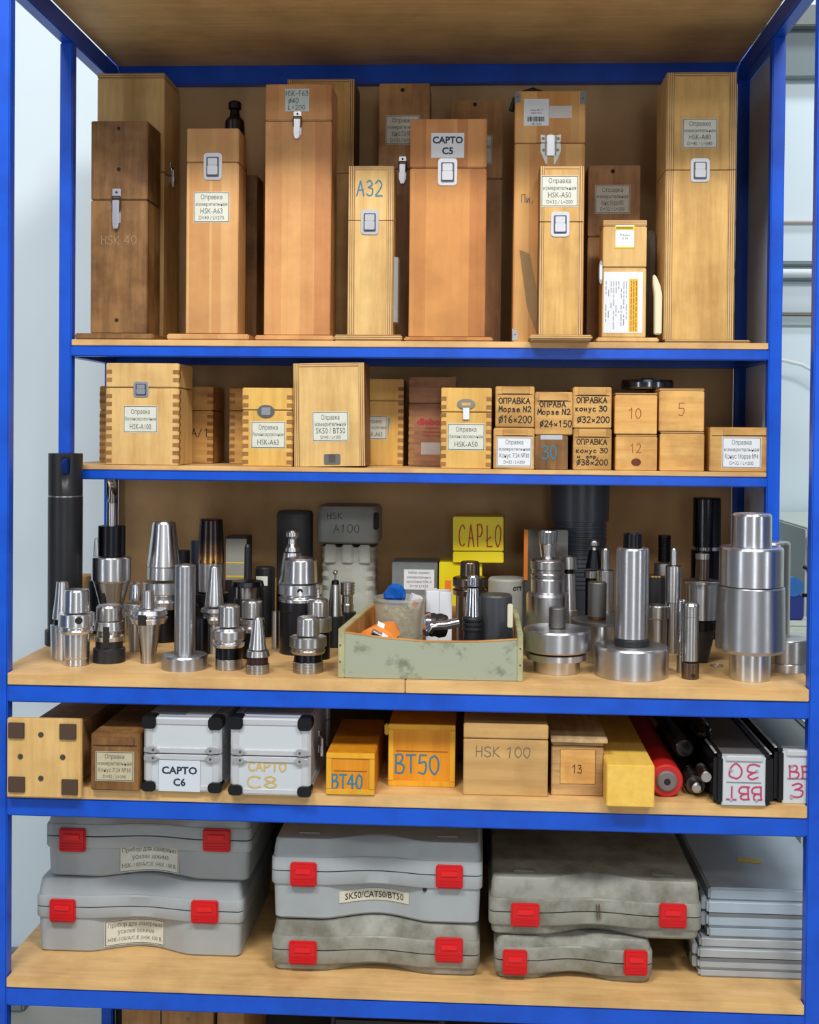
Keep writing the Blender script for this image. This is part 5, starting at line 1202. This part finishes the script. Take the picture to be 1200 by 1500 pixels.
TXT = [('Прибор для измерения', .17, .20, .9), ('усилия зажима', .17, .47, .6), ('HSK-100/A/C/E (HSK 100 B,', .15, .76, .9)]
yb_ = yfoot(120, 1397, Z5)
g2 = ncase('lower grey case of the left pair with Прибор label partly covered', (52, 356, 1291, 1399), Z5, yb_, .36, GC, (1346, 1318), [(74, 111, 1316, 1350), (281, 320, 1318, 1352)])
curved_label(g2, (155, 240, 1348, 1388), TXT, y=.024)
g1 = ncase('upper grey case of the left pair, tucked under the blue beam', (66, 368, 1197, 1298), Z5+g2[3]+.0025, yb_+.004, .36, GC, (1243, 1213), [(88, 126, 1212, 1247), (298, 338, 1213, 1247)])
curved_label(g1, (175, 262, 1245, 1288), TXT, y=.024)
yb_ = yfoot(440, 1424, Z5)
g4 = ncase('grimy lower grey case of the middle pair', (397, 703, 1352, 1424), Z5, yb_, .38, GCD, (1413, 1378), [(424, 464, 1377, 1412), (638, 678, 1373, 1409)])
g3 = ncase('cleaner upper grey case labelled SK50/CAT50/BT50', (397, 707, 1233, 1355), Z5+g4[3]+.0025, yb_-.004, .40, GC, (1297, 1262), [(426, 464, 1262, 1298), (639, 678, 1266, 1301)])
curved_label(g3, (498, 599, 1304, 1324), [('SK50/CAT50/BT50', .55, .5, .84)], y=.024, ink=INKK, border=False, mat=paint('cream_label', (214, 208, 186), .6, .15), bold=.01)
hl = MB().prism(disc(0, 0, .004, 12), -.001, .001).build('dark_hole', DARK, g3[0]); c = g3[1](622, 1304); hl.location = (c[0], .004, c[1])
yb_ = yfoot(760, 1436, Z5)
g6 = ncase('smallest grey case at the bottom right, beneath a wider grimy one', (724, 957, 1375, 1437), Z5, yb_, .34, GCD, (1426, 1393), [(737, 772, 1390, 1427), (914, 948, 1391, 1428)])
g5 = ncase('wide grimy grey case with a cracked rim, lying on the smallest one', (716, 1029, 1290, 1372), Z5+g6[3]+.0025, yb_-.002, .46, GCD, (1357, 1323), [(749, 790, 1322, 1357), (966, 1005, 1323, 1359)])
for x in (874, 878, 928):
    a, b = g5[1](x, 1328), g5[1](x+2, 1352)
    MB().prism([(a[0], a[1]), (a[0]+.0018, a[1]), (b[0]+.0004, b[1]), (b[0]-.001, b[1]+.004)], .0075, .011).build('crack', plain('rusty_crack', (96, 72, 40), .8), g5[0])
GX = 'grey cases standing at the right end'
def sidecase(label, px, z0, Y, dep, mat):
    xl, xr, yt, yb = px
    A, B = at_y(xl, (yt+yb)/2, Y), at_y(xr, (yt+yb)/2, Y); W = B.x-A.x; zt = at_y(xl, yt, Y).z-z0
    t = thing('grey_tool_case', label, 'case', ((A.x+B.x)/2, Y, z0), 0, GX)
    for nm, a, b, i in (('lower_shell', 0, zt*.22, .002), ('lower_rim', zt*.22, zt*.46, .0), ('upper_rim', zt*.475, zt*.74, .0), ('lid_shell', zt*.74, zt, .003)):
        MB().box(-W/2+i, W/2-i, i, dep-i, a, b).bevel(.004, 3).build(nm, mat, t)
    MB().box(-W/2+.004, W/2-.004, .0015, dep-.004, zt*.4, zt*.5).build('rim_gap', plain('case_gap_light', (110, 114, 116), .8), t)
    for z in (.30, .62): 
        MB().box(-W/2-.008, -W/2+.002, .015, .05, zt*(z-.12), zt*(z+.16)).bevel(.002).build('side_clasp', mat, t)
    return t, W, zt
yb_ = yfoot(1020, 1432, Z5)
h2, W2, zt2 = sidecase('grey case at the bottom of the right end pair', (1023, 1212, 1374, 1432), Z5, yb_, .40, GC)
h1, W1, zt1 = sidecase('bluish grey case on top of the right end pair with yellow sticker', (1036, 1232, 1301, 1368), Z5+zt2+.001, yb_, .46, GCB)
st = MB().box(-.022, .022, -.012, .012, 0, .0008).build('yellow_sticker', paint('yellow_sticker', (210, 190, 60), .5, .4, (.15, .12, .1, 1), 160), h1, smooth=0, loc=(-.012, .155, zt1+.0004)); st.rotation_euler = (0, 0, -.15)
# the wooden boxes on the lowest shelf, only their tops peek in
for lbl, a_, b_ in (('wider wooden box on the lowest shelf, just below the bottom beam', 178, 312), ('narrower wooden box on the lowest shelf, right of the wider one', 318, 358)):
    bx = crate(lbl, (a_, b_, 1478, 1560), .10, .25, Z6, W_BROWN, group='boxes on the lowest shelf', topz=at_y(a_, 1474, .10).z)
    if a_ < 300:
        MB().box(-.013, -.011, -.0008, 0, 0, bx[3]-.001).build('panel_joint', DARK, bx[0]); MB().prism(disc(.04, bx[3]-.02, .003, 10), -.001, 0).build('screw', SCREW, bx[0])
t = thing('bearing_bracket', 'dark metal fitting with white marks on the lowest shelf, bottom centre', 'fitting', (at_y(575, 1500, .15).x, .15, Z6))
MB().box(-.12, .10, 0, .15, 0, at_y(575, 1489, .15).z-Z6).bevel(.01, 3).build('body', BLACKMT, t)
handwrite('paint_marks', [('лн', 0, 0, 0, 0)], CHALK, t) if False else None
